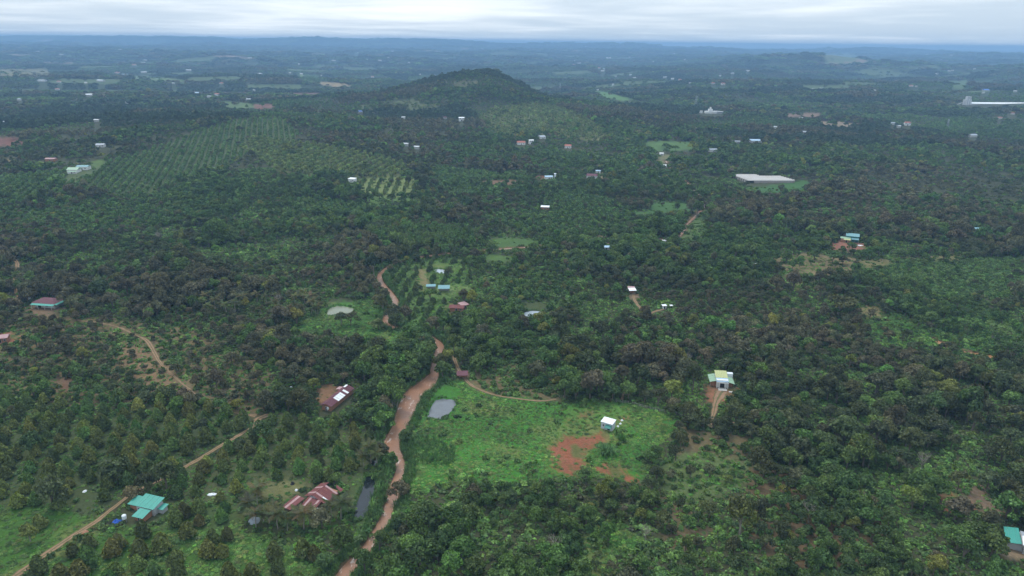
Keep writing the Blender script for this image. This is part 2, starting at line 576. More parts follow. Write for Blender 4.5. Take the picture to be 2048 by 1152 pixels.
zone([(818, 153), (848, 155), (840, 165), (815, 160)], (0.16, 0.19, 0.09), 0.0, 0.0, pat=P('round', 13, 20, 0.1, (2.5, 3.2), 'plant'), name='far orchard')
# --- middle ground
zone([(740, 472), (800, 460), (900, 468), (960, 478), (955, 498), (900, 512), (820, 508), (750, 492)], G_LUSH, 0.55, 1.0,
     pat=P('bamboo', 7.5, 0, 0.45, (3.2, 4.6), 'bamboo'), name='bamboo grove')
zone([(780, 560), (786, 535), (860, 516), (930, 520), (945, 560), (935, 585), (905, 600), (880, 640), (850, 655), (806, 648), (800, 600)],
     (0.085, 0.14, 0.038), 0.03, 0.10, 0.6, pat=P('durian', 7.0, -4, 0.2, (1.2, 1.8), 'orchard', sy=3.8, keep=0.85), name='riverside orchard')
zone([(835, 540), (850, 537), (862, 575), (840, 580)], (0.19, 0.15, 0.07), 0.0, 0.02, name='bare strip')
zone([(570, 660), (630, 628), (660, 606), (720, 600), (752, 585), (762, 612), (766, 640), (800, 668), (812, 690), (740, 678), (640, 668)],
     (0.055, 0.14, 0.026), 0.05, 0.1, 0.9, name='pond meadow')
zone([(395, 590), (560, 600), (650, 608), (630, 632), (520, 640), (400, 622)], G_WOOD, 0.35, 1.0, name='palm grove')
zone([(1540, 515), (1600, 508), (1690, 512), (1720, 520), (1700, 548), (1640, 552), (1560, 540)], (0.17, 0.13, 0.065), 0.12, 0.12, 0.25, name='dry field')
zone([(1720, 520), (1930, 508), (1935, 516), (1780, 532), (1720, 540)], (0.15, 0.13, 0.055), 0.1, 0.2, 0.2, name='dry field')
zone([(1570, 545), (1640, 555), (1600, 580), (1560, 585), (1540, 560)], (0.12, 0.12, 0.045), 0.35, 0.6, 0.4, name='scrub')
zone([(1740, 545), (1800, 520), (1900, 520), (2070, 515), (2070, 600), (1960, 590), (1880, 600), (1800, 570)], G_LUSH, 0.10, 1.0,
     pat=P('coffee', 3.2, 20, 0.3, (1.5, 2.1), 'coffee'), name='coffee grove')
zone([(1725, 640), (1790, 625), (1850, 650), (1880, 690), (1850, 700), (1760, 690)], (0.045, 0.13, 0.025), 0.08, 0.5, 1.0, name='lush bank')
zone([(1850, 600), (1950, 610), (2070, 650), (2070, 720), (1960, 740), (1880, 700), (1840, 650)], G_LUSH, 0.45, 1.0, 0.5, name='creek bank')
zone([(1715, 615), (1760, 612), (1765, 632), (1730, 638)], (0.17, 0.14, 0.06), 0.0, 0.1, 0.2, name='dry patch')
# --- left
zone([(0, 640), (90, 632), (200, 632), (330, 650), (420, 660), (470, 700), (540, 745), (560, 800), (500, 830), (420, 815), (330, 800), (200, 815), (60, 795), (0, 780)],
     (0.135, 0.10, 0.05), 0.66, 0.62, 0.35, name='sloping orchard', size=0.78)
zone([(250, 690), (300, 690), (345, 760), (385, 800), (330, 795), (270, 765), (240, 730)], (0.19, 0.12, 0.065), 0.30, 0.35, 0.3, name='bare slope', size=0.7)
zone([(110, 755), (155, 760), (150, 790), (115, 785)], G_BROWN, 0.15, 0.1, name='bare slope', size=0.7)
zone([(-30, 665), (20, 666), (48, 672), (38, 688), (15, 692), (-30, 692)], G_RED, 0.0, 0.0, name='red yard')
zone([(-40, 815), (60, 800), (200, 820), (330, 805), (420, 820), (500, 838), (505, 850), (440, 885), (385, 918), (330, 948), (262, 985), (240, 998), (190, 1025), (60, 1010), (-40, 1030)],
     (0.060, 0.076, 0.030), 0.04, 0.14, 0.4, pat=P('durian', 6.2, 22, 0.2, (2.0, 2.8), 'durian'), name='durian orchard')
zone([(340, 965), (440, 905), (520, 850), (560, 830), (640, 845), (720, 860), (765, 880), (750, 930), (730, 960), (700, 975), (640, 968), (560, 962), (470, 990), (420, 1010), (330, 1010)],
     (0.072, 0.082, 0.034), 0.04, 0.12, 0.45, pat=P('durian', 6.2, 12, 0.2, (1.85, 2.6), 'durian'), name='durian orchard')
zone([(-60, 1035), (60, 1012), (200, 1030), (190, 1048), (120, 1092), (30, 1152), (-20, 1200), (-80, 1200)], (0.05, 0.115, 0.02), 0.0, 0.02, 0.75,
     pat=P('durian', 17.0, 30, 0.4, (2.2, 3.0), 'durian2', keep=0.45), name='lawn')
zone([(40, 1160), (130, 1095), (190, 1060), (260, 1055), (340, 1050), (480, 1055), (560, 1085), (650, 1080), (640, 1200), (0, 1200)],
     (0.05, 0.105, 0.02), 0.02, 0.06, 0.8, pat=P('durian', 6.3, 15, 0.32, (2.1, 2.9), 'durian2', keep=0.68), name='lawn orchard')
zone([(318, 1012), (420, 1008), (475, 988), (490, 1050), (480, 1062), (330, 1058)], (0.06, 0.09, 0.028), 0.0, 0.25, 0.6,
     pat=P('durian', 5.8, 18, 0.25, (1.8, 2.5), 'durian2', keep=0.8), name='lawn orchard')
zone([(500, 960), (560, 958), (610, 965), (606, 990), (580, 1005), (540, 1000), (505, 985)], (0.13, 0.125, 0.05), 0.0, 0.03, 0.25, name='farmyard')
zone([(470, 985), (560, 1000), (600, 1030), (700, 1030), (720, 1060), (640, 1078), (560, 1080), (480, 1050)], (0.075, 0.085, 0.03), 0.12, 0.7, 0.4, name='farm garden')
zone([(700, 950), (760, 940), (800, 960), (790, 1000), (770, 1035), (748, 1080), (705, 1075), (700, 1030)], (0.06, 0.09, 0.03), 0.05, 0.45, 0.6, name='reed bank')
# --- centre
zone([(806, 905), (812, 870), (826, 830), (850, 795), (880, 772), (915, 762), (945, 776), (1000, 794), (1120, 806), (1240, 802), (1300, 818), (1368, 838), (1335, 880),
      (1292, 912), (1300, 955), (1262, 965), (1190, 955), (1110, 960), (1000, 968), (930, 962), (850, 975), (812, 1000), (800, 985), (808, 950)],
     (0.050, 0.150, 0.024), 0.0, 0.10, 1.0, name='meadow')
zone([(1130, 815), (1240, 808), (1270, 830), (1240, 850), (1215, 880), (1110, 880), (1120, 850)], (0.085, 0.165, 0.035), 0.0, 0.0, 0.28, name='mown meadow')
zone([(1095, 893), (1120, 880), (1155, 872), (1216, 866), (1222, 880), (1195, 890), (1182, 908), (1168, 915), (1180, 925), (1160, 940), (1148, 952), (1108, 952), (1098, 940), (1120, 922), (1100, 905)],
     G_RED, 0.0, 0.0, 0.03, name='red clearing')
zone([(1182, 936), (1225, 932), (1262, 938), (1284, 948), (1275, 962), (1240, 958), (1190, 945)], G_RED, 0.0, 0.0, 0.02, name='red clearing')
zone([(1165, 822), (1186, 822), (1180, 836), (1164, 834)], (0.24, 0.09, 0.05), 0.0, 0.0, 0.05, name='red clearing')
zone([(1130, 838), (1150, 838), (1145, 846), (1128, 845)], (0.2, 0.11, 0.05), 0.0, 0.0, 0.1, name='red clearing')
zone([(1228, 845), (1256, 832), (1262, 838), (1236, 856)], (0.23, 0.12, 0.055), 0.0, 0.0, 0.05, name='red clearing')
zone([(905, 755), (945, 775), (1030, 792), (1115, 800), (1112, 790), (1060, 770), (990, 740), (940, 730)], (0.13, 0.10, 0.05), 0.08, 0.45, 0.1,
     pat=P('coffee', 4.0, 10, 0.3, (1.5, 2.1), 'coffee'), name='coffee rows')
zone([(885, 650), (930, 655), (935, 690), (915, 720), (896, 715), (890, 680)], (0.10, 0.135, 0.04), 0.08, 0.15, 0.5, name='river bank')
zone([(1030, 700), (1120, 715), (1110, 790), (1060, 770), (1000, 740)], (0.11, 0.1, 0.045), 0.45, 0.9, name='open wood', size=0.8)
zone([(1330, 922), (1370, 912), (1430, 905), (1500, 925), (1498, 965), (1450, 985), (1400, 1010), (1345, 1000), (1320, 985), (1325, 945)],
     (0.095, 0.125, 0.045), 0.10, 0.12, 0.35, pat=P('coffee', 4.2, 35, 0.13, (1.15, 1.65), 'mid', keep=0.92), name='coffee rows')
zone([(1315, 990), (1340, 1000), (1400, 1015), (1420, 1060), (1380, 1110), (1340, 1110), (1320, 1060)], (0.115, 0.085, 0.045), 0.45, 0.6, 0.4,
     pat=P('coffee', 4.2, 35, 0.2, (0.9, 1.4), 'coffee', keep=0.5), name='coffee rows')
zone([(1350, 850), (1440, 850), (1500, 880), (1500, 925), (1420, 905), (1350, 915)], (0.13, 0.10, 0.05), 0.55, 0.5, name='open wood', size=0.85)
zone([(1410, 775), (1475, 775), (1470, 800), (1450, 806), (1410, 802)], (0.27, 0.12, 0.065), 0.0, 0.0, 0.0, name='red yard')
zone([(1165, 1060), (1260, 1050), (1290, 1085), (1230, 1120), (1190, 1180), (1160, 1180), (1170, 1110)], (0.05, 0.125, 0.022), 0.10, 0.3, 0.9, name='glade')
zone([(1640, 880), (1700, 878), (1830, 900), (1822, 930), (1790, 945), (1700, 915)], (0.06, 0.115, 0.026), 0.30, 0.25, 0.6, name='glade')
zone([(1830, 945), (1900, 960), (1890, 975), (1850, 970)], (0.055, 0.09, 0.026), 0.2, 0.4, 0.4, name='glade')
zone([(1875, 990), (1900, 985), (1945, 1000), (1950, 1022), (1900, 1024), (1880, 1010)], (0.25, 0.105, 0.06), 0.0, 0.0, 0.02, name='red yard')
zone([(1895, 980), (1960, 975), (2010, 1010), (2040, 1030), (1970, 1030), (1940, 1000)], (0.16, 0.11, 0.07), 0.1, 0.2, 0.2, name='bare yard')
zone([(1985, 1095), (2060, 1085), (2070, 1125), (2010, 1125)], (0.25, 0.18, 0.11), 0.0, 0.1, 0.0, name='bare yard')
zone([(1500, 930), (1700, 960), (1780, 1040), (1760, 1130), (1560, 1152), (1500, 1060)], (0.12, 0.08, 0.042), 0.85, 0.8, name='red wood')
zone([(632, 770), (660, 768), (680, 776), (664, 800), (650, 812), (628, 800)], (0.2, 0.11, 0.06), 0.0, 0.0, 0.05, name='farmyard')
zone([(1655, 485), (1690, 480), (1730, 486), (1745, 494), (1720, 502), (1670, 502)], (0.24, 0.105, 0.07), 0.0, 0.0, 0.0, name='red yard')
zone([(50, 610), (70, 602), (130, 602), (135, 620), (100, 634), (60, 632)], (0.17, 0.11, 0.065), 0.0, 0.15, 0.1, name='farmyard')
zone([(895, 605), (935, 610), (940, 628), (890, 630)], (0.17, 0.1, 0.06), 0.0, 0.1, 0.1, name='farmyard')
zone([(845, 572), (940, 572), (940, 588), (845, 590)], (0.12, 0.16, 0.05), 0.0, 0.0, 0.3, name='farmyard')
zone([(1255, 582), (1280, 582), (1280, 600), (1255, 600)], (0.2, 0.13, 0.085), 0.0, 0.0, 0.0, name='farmyard')
zone([(1365, 445), (1395, 425), (1415, 415), (1425, 440), (1385, 475), (1350, 480)], (0.085, 0.13, 0.04), 0.1, 0.3, 0.3, name='river bank')
zone([(1145, 478), (1210, 470), (1215, 478), (1150, 486)], (0.17, 0.14, 0.075), 0.15, 0.2, name='river bank')


def zone_index(px, py, jx=0, jy=0):
    zi = np.full(px.shape, -1, int)
    for k, z in enumerate(Z):
        zi[inpoly(px + jx, py + jy, z['poly'])] = k
    return zi


# clearings round buildings: (x, y, radius across, reach towards the camera)
CLEAR = []


def clear_mask(x, y, rad):
    """True where a crown of that radius would stand in a building or straight in front of it"""
    m = np.zeros(x.shape, bool)
    for (bx, by, br, reach) in CLEAR:
        d = math.hypot(bx, by)
        ux, uy = -bx / d, -by / d
        ax = (x - bx) * ux + (y - by) * uy          # towards the camera
        lx = np.abs((x - bx) * uy - (y - by) * ux)
        m |= (np.hypot(x - bx, y - by) < br + rad * 0.8) | ((ax > 0) & (ax < reach) & (lx < br + rad * 0.3))
    return m


# parcels of the far farmland
def parcel(x, y):
    a = 0.35
    u = (x * math.cos(a) + y * math.sin(a)); v = (-x * math.sin(a) + y * math.cos(a))
    u = u + 70 * (vnoise(x / 300, y / 300, 41) - 0.5); v = v + 70 * (vnoise(x / 300, y / 300, 42) - 0.5)
    s = 190.0
    iu = np.floor(u / s); off = _hash(iu, iu * 0 + 3, 77)
    iv = np.floor(v / (s * 0.62) + off)
    return _hash(iu, iv, 51), _hash(iu, iv, 52)


def pond_mask(x, y, grow=0.0):
    m = np.zeros(x.shape, bool)
    for _, w, _k in PONDW:
        c = np.mean(w, axis=0)
        pl = []
        for p in w:
            d = p[:2] - c[:2]; l = np.linalg.norm(d)
            q = c[:2] + d * (l + grow) / l
            pl.append((q[0], q[1]))
        m |= inpoly(x, y, pl)
    return m


# ------------------------------------------------------------------ ground: one sheet out to the horizon
def build_ground():
    ang_in = np.radians(np.linspace(-48, 48, 520))
    step = ang_in[1] - ang_in[0]
    left = np.radians(np.linspace(-180, -48, 26))[:-1]
    right = np.radians(np.linspace(48, 180, 26))[1:]
    ang = np.concatenate([left, ang_in, right])
    r1 = np.concatenate([[2.0, 60, 110], 140 * np.exp(np.linspace(0, math.log(1100 / 140), 460))])
    r2 = 1100 * np.exp(np.linspace(0, math.log(24000 / 1100), 200))[1:]
    rr = np.concatenate([r1, r2])
    A, Rr = np.meshgrid(ang, rr)
    x = (Rr * np.sin(A)).ravel(); y = (Rr * np.cos(A)).ravel()
    z = h0(x, y)
    dr = np.minimum(seg_dist(x, y, *RIVER), seg_dist(x, y, *CREEK))
    z = z - 1.6 * (1 - sstep(-1.5, 1.6, dr))
    z = z - 1.2 * pond_mask(x, y, 0.3)
    global ZMIN, ZMAX
    ZMIN, ZMAX = float(z.min()), float(z.max())
    # colour by zone, edges broken up
    px, py, _ = to_px(x, y, z)
    inside = np.abs(A.ravel()) < R(49)
    sc_ = np.clip(500.0 / np.maximum(Rr.ravel(), 1), 0.02, 2.2)
    jx = (fbm(x / 7, y / 7, 21, 2) - 0.5) * 16 * sc_
    jy = (fbm(x / 7, y / 7, 22, 2) - 0.5) * 9 * sc_
    base = np.tile(np.array(G_WOOD), (len(x), 1))
    r = Rr.ravel()
    p1, p2 = parcel(x, y)
    far = r > 2300
    pal = np.where(p1[:, None] < 0.10, np.array((0.085, 0.115, 0.05)), np.where(p1[:, None] < 0.125, np.array((0.22, 0.15, 0.1)), np.array((0.045, 0.06, 0.03))))
    base = np.where(far[:, None], pal, base)
    col = np.zeros_like(base)
    zg = np.array([zz['ground'] or G_WOOD for zz in Z] + [G_WOOD])
    gr = np.random.default_rng(77)
    for q in range(4):      # several looks with shifted edges: soils fade raggedly into each other
        sj = 7.0 * np.clip(300.0 / np.maximum(r, 1), 0.03, 1.0)
        zi = zone_index(px, py, jx + gr.normal(size=len(x)) * sj, jy + gr.normal(size=len(x)) * sj * 0.55)
        zi[~inside] = -1
        c = base.copy(); c[zi >= 0] = zg[zi[zi >= 0]]
        col += c * 0.25
    # dry and mown patches in the meadows
    names = np.array([zz['name'] for zz in Z] + ['wood'])
    grassy = np.isin(names[zi], ['meadow', 'mown meadow', 'pond meadow', 'lawn', 'lawn orchard', 'glade', 'lush bank', 'riverside orchard'])
    redz = np.isin(names[zi], ['red clearing', 'red yard'])[:, None] * sstep(0.50, 0.70, fbm(x / 6, y / 6, 95, 3))[:, None]
    col = col * (1 - 0.8 * redz) + np.array((0.085, 0.12, 0.035)) * 0.8 * redz
    dry = sstep(0.56, 0.74, fbm(x / 16, y / 16, 91, 3))[:, None] * grassy[:, None]
    col = col * (1 - 0.75 * dry) + np.array((0.15, 0.155, 0.05)) * 0.75 * dry
    bank = (dr < 2.2) & (r < 1500)
    col[bank] = (0.12, 0.095, 0.045)
    bed = dr < 0.2
    col[bed] = (0.19, 0.10, 0.06)
    n, m = len(rr), len(ang)
    idx = np.arange(n * m).reshape(n, m)
    f = np.stack([idx[:-1, :-1], idx[:-1, 1:], idx[1:, 1:], idx[1:, :-1]], -1).reshape(-1, 4)
    f = f[:, ::-1]
    me = bpy.data.meshes.new('ground')
    me.vertices.add(len(x)); me.vertices.foreach_set('co', np.stack([x, y, z], -1).ravel().astype(np.float32))
    me.loops.add(f.size); me.loops.foreach_set('vertex_index', f.ravel().astype(np.int32))
    me.polygons.add(len(f)); me.polygons.foreach_set('loop_start', np.arange(0, f.size, 4, dtype=np.int32))
    me.update(calc_edges=True)
    me.polygons.foreach_set('use_smooth', np.ones(len(f), bool))
    ca = me.attributes.new('soil', 'FLOAT_COLOR', 'POINT')
    ca.data.foreach_set('color', np.concatenate([col, np.ones((len(x), 1))], 1).ravel().astype(np.float32))
    m_, t, b = new_mat('soil_and_turf')
    a = t.nodes.new('ShaderNodeAttribute'); a.attribute_name = 'soil'
    p = geo_pos(t)
    f1 = math_n(t, 'MULTIPLY_ADD', noise_n(t, 0.9, 4, 0.65, p), 1.1, 0.45)
    f2 = math_n(t, 'MULTIPLY_ADD', noise_n(t, 0.06, 4, 0.6, p), 0.8, 0.6)
    s = t.nodes.new('ShaderNodeVectorMath'); s.operation = 'SCALE'
    t.links.new(a.outputs['Color'], s.inputs[0]); t.links.new(math_n(t, 'MULTIPLY', f1, f2), s.inputs[3])
    # tufts of green over soil, dry stalks over grass
    g = math_n(t, 'MULTIPLY', math_n(t, 'SUBTRACT', noise_n(t, 0.35, 5, 0.7, p), 0.53), 9.0, clamp=True)
    out = mix_c(t, math_n(t, 'MULTIPLY', g, 0.42), s.outputs[0], (0.065, 0.085, 0.03))
    t.links.new(out, b.inputs['Base Color'])
    b.inputs['Roughness'].default_value = 0.95
    b.inputs['Specular IOR Level'].default_value = 0.1
    bu = t.nodes.new('ShaderNodeBump'); bu.inputs['Strength'].default_value = 0.5; bu.inputs['Distance'].default_value = 0.35
    t.links.new(noise_n(t, 1.3, 5, 0.7, p), bu.inputs['Height']); t.links.new(bu.outputs[0], b.inputs['Normal'])
    me.materials.append(m_)
    return tag(obj('ground', me), kind='structure', label='rolling red soil and turf under the orchards and woods')


build_ground()


def water_mat(name, col, rough, bump, foam=0.0, spec=0.5):
    m, t, b = new_mat(name)
    p = geo_pos(t)
    n = noise_n(t, 0.5, 4, 0.6, p)
    f = math_n(t, 'MULTIPLY_ADD', n, 0.5, 0.75)
    s = t.nodes.new('ShaderNodeVectorMath'); s.operation = 'SCALE'
    s.inputs[0].default_value = col
    t.links.new(f, s.inputs[3])
    out = s.outputs[0]
    if foam:
        mp = t.nodes.new('ShaderNodeMapping'); mp.inputs['Scale'].default_value = (1.0, 0.42, 1.0)
        mp.inputs['Rotation'].default_value = (0, 0, R(-12))
        t.links.new(p, mp.inputs[0])
        k = math_n(t, 'MULTIPLY', math_n(t, 'SUBTRACT', noise_n(t, 0.55, 6, 0.75, mp.outputs[0]), 0.565), 11.0, clamp=True)
        out = mix_c(t, math_n(t, 'MULTIPLY', k, foam), out, (0.62, 0.52, 0.45))
    t.links.new(out, b.inputs['Base Color'])
    b.inputs['Roughness'].default_value = rough
    b.inputs['Specular IOR Level'].default_value = spec
    bu = t.nodes.new('ShaderNodeBump'); bu.inputs['Strength'].default_value = bump; bu.inputs['Distance'].default_value = 0.15
    t.links.new(noise_n(t, 0.9, 5, 0.65, p), bu.inputs['Height']); t.links.new(bu.outputs[0], b.inputs['Normal'])
    return m


def strip(name, pts, wid, mat, lift, n=5, grow=0.0, wob=0.0, follow=True, kind='structure', label=None):
    V = []; F = []
    k = len(pts)
    tan = np.gradient(pts, axis=0)
    tan /= np.linalg.norm(tan, axis=1)[:, None] + 1e-9
    nor = np.stack([-tan[:, 1], tan[:, 0]], -1)
    for i in range(k):
        for j in range(n):
            s = 2 * j / (n - 1) - 1
            w = wid[i] + grow
            if abs(s) == 1 and wob:
                w = w * (1 + wob * (random.random() - 0.5))
            q = pts[i] + nor[i] * s * w
            V.append((q[0], q[1], 0.0))
    V = np.array(V)
    V[:, 2] = (h0(V[:, 0], V[:, 1]) if follow else np.repeat(h0(pts[:, 0], pts[:, 1]), n)) + lift
    for i in range(k - 1):
        for j in range(n - 1):
            a = i * n + j
            F.append((a + 1, a, a + n, a + n + 1))
    me = mesh(name, V, F, mat, smooth=True)
    at_ = me.attributes.new('across', 'FLOAT', 'POINT')
    at_.data.foreach_set('value', np.tile(np.abs(np.linspace(-1, 1, n)), k).astype(np.float32))
    return tag(obj(name, me), kind=kind, label=label)


MUD = water_mat('muddy_water', (0.29, 0.145, 0.082), 0.28, 0.8, 0.8, 0.4)
MUD2 = water_mat('orange_water', (0.36, 0.17, 0.065), 0.35, 0.3, 0.1, 0.3)
strip('river', RIVER[0], RIVER[1], MUD, -0.55, 5, 0.15, 0.0, False, label='muddy brown river winding between overgrown banks')
strip('creek', CREEK[0], CREEK[1], MUD2, -0.55, 5, 0.3, 0.0, False, label='orange muddy creek below the bamboo clumps')
WM = {'grey': water_mat('pond_grey', (0.125, 0.13, 0.135), 0.08, 0.03, 0, 0.7), 'green': water_mat('pond_green', (0.17, 0.18, 0.10), 0.06, 0.03, 0, 0.8),
      'clear': water_mat('pond_clear', (0.33, 0.37, 0.40), 0.05, 0.03, 0, 1.0), 'dark': water_mat('pond_dark', (0.012, 0.016, 0.018), 0.05, 0.03, 0, 0.5)}
PLAB = ['grey pond in the tall green meadow', 'olive green pond on the river meadow', 'small bright pond among the dark woods',
        'long dark pond beside the rusty farmhouse', 'tiny bright pond in the riverside orchard', 'small dark pond under the palms by the river']
for (nm, w, k), lab in zip(PONDW, PLAB):
    c = np.mean(w, axis=0)
    pts, _w = smooth_line(w + [w[0]], [1] * (len(w) + 1), 4)
    pts = pts[:-1]
    V = [(c[0], c[1], 0)] + [(c[0] + (p[0] - c[0]) * 1.05, c[1] + (p[1] - c[1]) * 1.05, 0) for p in pts]
    zl = min(float(h0(v[0], v[1])) for v in V) - 0.35
    V = [(v[0], v[1], zl) for v in V]
    L = len(pts)
    a = sum(V[1 + i][0] * V[1 + (i + 1) % L][1] - V[1 + (i + 1) % L][0] * V[1 + i][1] for i in range(L))
    F = [(0, 1 + i, 1 + (i + 1) % L) if a > 0 else (0, 1 + (i + 1) % L, 1 + i) for i in range(L)]
    tag(obj(nm, mesh(nm, V, F, WM[k], smooth=True)), kind='structure', label=lab)

def track_mat():
    """bare earth with wheel ruts, a grassy crown and ragged verges"""
    m, t, b = new_mat('track_earth')
    p = geo_pos(t)
    a = t.nodes.new('ShaderNodeAttribute'); a.attribute_name = 'across'
    s = t.nodes.new('ShaderNodeVectorMath'); s.operation = 'SCALE'
    s.inputs[0].default_value = (0.27, 0.165, 0.10)
    t.links.new(math_n(t, 'MULTIPLY_ADD', noise_n(t, 0.5, 5, 0.7, p), 1.0, 0.5), s.inputs[3])
    n = noise_n(t, 0.8, 5, 0.75, p)
    mid = math_n(t, 'MULTIPLY', math_n(t, 'SUBTRACT', 0.42, a.outputs['Fac']), 2.2, clamp=True)
    edge = math_n(t, 'MULTIPLY', math_n(t, 'SUBTRACT', a.outputs['Fac'], 0.58), 2.0, clamp=True)
    g = math_n(t, 'ADD', math_n(t, 'MULTIPLY', mid, 0.75), edge)
    g = math_n(t, 'MULTIPLY', math_n(t, 'SUBTRACT', math_n(t, 'ADD', g, n), 0.80), 5.0, clamp=True)
    t.links.new(mix_c(t, math_n(t, 'MULTIPLY', g, 0.8), s.outputs[0], (0.085, 0.10, 0.035)), b.inputs['Base Color'])
    b.inputs['Roughness'].default_value = 0.95
    b.inputs['Specular IOR Level'].default_value = 0.1
    return m


DIRT = track_mat()
ASPH = plain_mat('far_road', (0.16, 0.14, 0.13), 0.95, 0.2, 0.05, 0.1)
PTL = ['pale earth track running past the green-roofed farmhouse', 'earth track climbing the bare orchard slope', 'earth track behind the maroon-roofed house',
       'forked earth track below the white-roofed hut', 'red earth track through the dark woods above the meadow', 'red earth drive before the yellow-roofed house', 'tan track along the top of the meadow',
       'short earth track through the woods', 'far road crossing the plain']
for i, (n_, p_, w_) in enumerate(PATHW):
    strip(n_, p_, w_, ASPH if n_ == 'far_road' else DIRT, 0.10 if i < 8 else 0.6, 5, 0.0, 0.55, True, label=PTL[i])

# ------------------------------------------------------------------ buildings
WHITE = plain_mat('white_plaster', (0.72, 0.71, 0.68), 0.8, 0.12, 0.7, dirt=(0.42, 0.36, 0.29, 0.5))
GREYW = plain_mat('grey_plaster', (0.46, 0.46, 0.46), 0.85, 0.15, 0.7, dirt=(0.3, 0.26, 0.21, 0.5))
BRICKW = plain_mat('bare_brick', (0.34, 0.17, 0.10), 0.9, 0.25, 2.5)
CONC = plain_mat('concrete', (0.44, 0.41, 0.37), 0.9, 0.15, 1.0)
DARK = plain_mat('dark_opening', (0.025, 0.025, 0.028), 0.6, 0.1)
GLASS = plain_mat('window_glass', (0.05, 0.06, 0.07), 0.15, 0.1, spec=0.5)
WOODM = plain_mat('old_timber', (0.17, 0.12, 0.08), 0.9, 0.3, 2)
TANKM = plain_mat('tank_white', (0.75, 0.77, 0.78), 0.35, 0.06)
STEEL = plain_mat('steel', (0.45, 0.46, 0.47), 0.4, 0.1, metal=0.6)
TEAL = sheet_mat('teal_sheet', (0.052, 0.30, 0.235), 0.5, (0.09, 0.25, 0.2), 0.5)
TEALD = sheet_mat('deep_teal_sheet', (0.02, 0.17, 0.14), 0.5, (0.04, 0.14, 0.12), 0.4)
TEALB = sheet_mat('blue_teal_sheet', (0.15, 0.30, 0.32), 0.5, (0.2, 0.3, 0.3), 0.5)
GREENP = sheet_mat('pale_green_sheet', (0.27, 0.41, 0.27), 0.5, (0.3, 0.36, 0.24), 0.4)
YELL = sheet_mat('pale_yellow_sheet', (0.44, 0.45, 0.20), 0.5, (0.5, 0.46, 0.25), 0.4)
PBLUE = sheet_mat('pale_blue_sheet', (0.36, 0.50, 0.62), 0.5, (0.5, 0.56, 0.6), 0.5)
BLUER = sheet_mat('blue_sheet', (0.06, 0.17, 0.52), 0.5, (0.1, 0.2, 0.45), 0.3)
RUST = sheet_mat('rusty_sheet', (0.155, 0.045, 0.042), 0.75, (0.26, 0.10, 0.06), 0.6)
RUSTP = sheet_mat('worn_pink_sheet', (0.42, 0.26, 0.25), 0.75, (0.26, 0.10, 0.08), 0.5)
MAROON = sheet_mat('maroon_sheet', (0.125, 0.042, 0.055), 0.7, (0.2, 0.08, 0.06), 0.45)
WHITER = sheet_mat('white_sheet', (0.80, 0.80, 0.79), 0.5, (0.55, 0.5, 0.43), 0.35)
GREYR = sheet_mat('grey_sheet', (0.34, 0.37, 0.40), 0.5, (0.3, 0.27, 0.24), 0.4)
REDT = sheet_mat('red_tile_sheet', (0.36, 0.12, 0.085), 0.7, (0.3, 0.15, 0.1), 0.4)
BLUET = plain_mat('blue_tarp', (0.03, 0.10, 0.42), 0.5, 0.3, 3.0)
PLAST = plain_mat('white_plastic', (0.74, 0.75, 0.76), 0.5, 0.1, 2.0)
FILM = plain_mat('greenhouse_film', (0.46, 0.42, 0.385), 0.45, 0.12, 0.08, dirt=(0.36, 0.31, 0.26, 0.6))
NETW = plain_mat('greenhouse_net', (0.34, 0.30, 0.27), 0.8, 0.2, 0.5)


def bx(name, x0, x1, y0, y1, z0, z1, mat, parent):
    V = [(x0, y0, z0), (x1, y0, z0), (x1, y1, z0), (x0, y1, z0), (x0, y0, z1), (x1, y0, z1), (x1, y1, z1), (x0, y1, z1)]
    F = [(3, 2, 1, 0), (4, 5, 6, 7), (0, 1, 5, 4), (1, 2, 6, 5), (2, 3, 7, 6), (3, 0, 4, 7)]
    return obj(name, mesh(name, V, F, mat), parent)


def slab(name, c, th, mat, parent):
    c = [np.array(p, float) for p in c]
    nrm = np.cross(c[1] - c[0], c[3] - c[0]); nrm /= np.linalg.norm(nrm)
    if nrm[2] < 0: nrm = -nrm
    V = [tuple(p) for p in c] + [tuple(p - nrm * th) for p in c]
    F = [(0, 1, 2, 3), (7, 6, 5, 4), (0, 4, 5, 1), (1, 5, 6, 2), (2, 6, 7, 3), (3, 7, 4, 0)]
    return obj(name, mesh(name, V, F, mat), parent)


def sheets(roof, c, n, mats, th=0.05):
    """roof plane c = eave start, eave end, top end, top start: separate metal sheets, alternate ones proud"""
    c = [np.array(p, float) for p in c]
    for i in range(n):
        a, b = i / n + 0.004, (i + 1) / n - 0.004
        up_ = np.array((0, 0, 0.03 + (0.03 if i % 2 else 0.0)))
        q = [c[0] + (c[1] - c[0]) * a + up_, c[0] + (c[1] - c[0]) * b + up_, c[3] + (c[2] - c[3]) * b + up_, c[3] + (c[2] - c[3]) * a + up_]
        slab('roof_sheet', q, th, mats[i % len(mats)], roof)


def beam(name, a, b, r, mat, parent, n=6):
    a = np.array(a, float); b = np.array(b, float)
    d = b - a; d /= np.linalg.norm(d)
    t = np.array((1.0, 0, 0)) if abs(d[2]) > 0.7 else np.array((0, 0, 1.0))
    u = np.cross(d, t); u /= np.linalg.norm(u); v = np.cross(d, u)
    V = []
    for p in (a, b):
        for i in range(n):
            w = 2 * math.pi * i / n
            V.append(tuple(p + r * (u * math.cos(w) + v * math.sin(w))))
    F = [(i, (i + 1) % n, n + (i + 1) % n, n + i) for i in range(n)] + [tuple(range(n - 1, -1, -1)), tuple(range(n, 2 * n))]
    return obj(name, mesh(name, V, F, mat), parent)


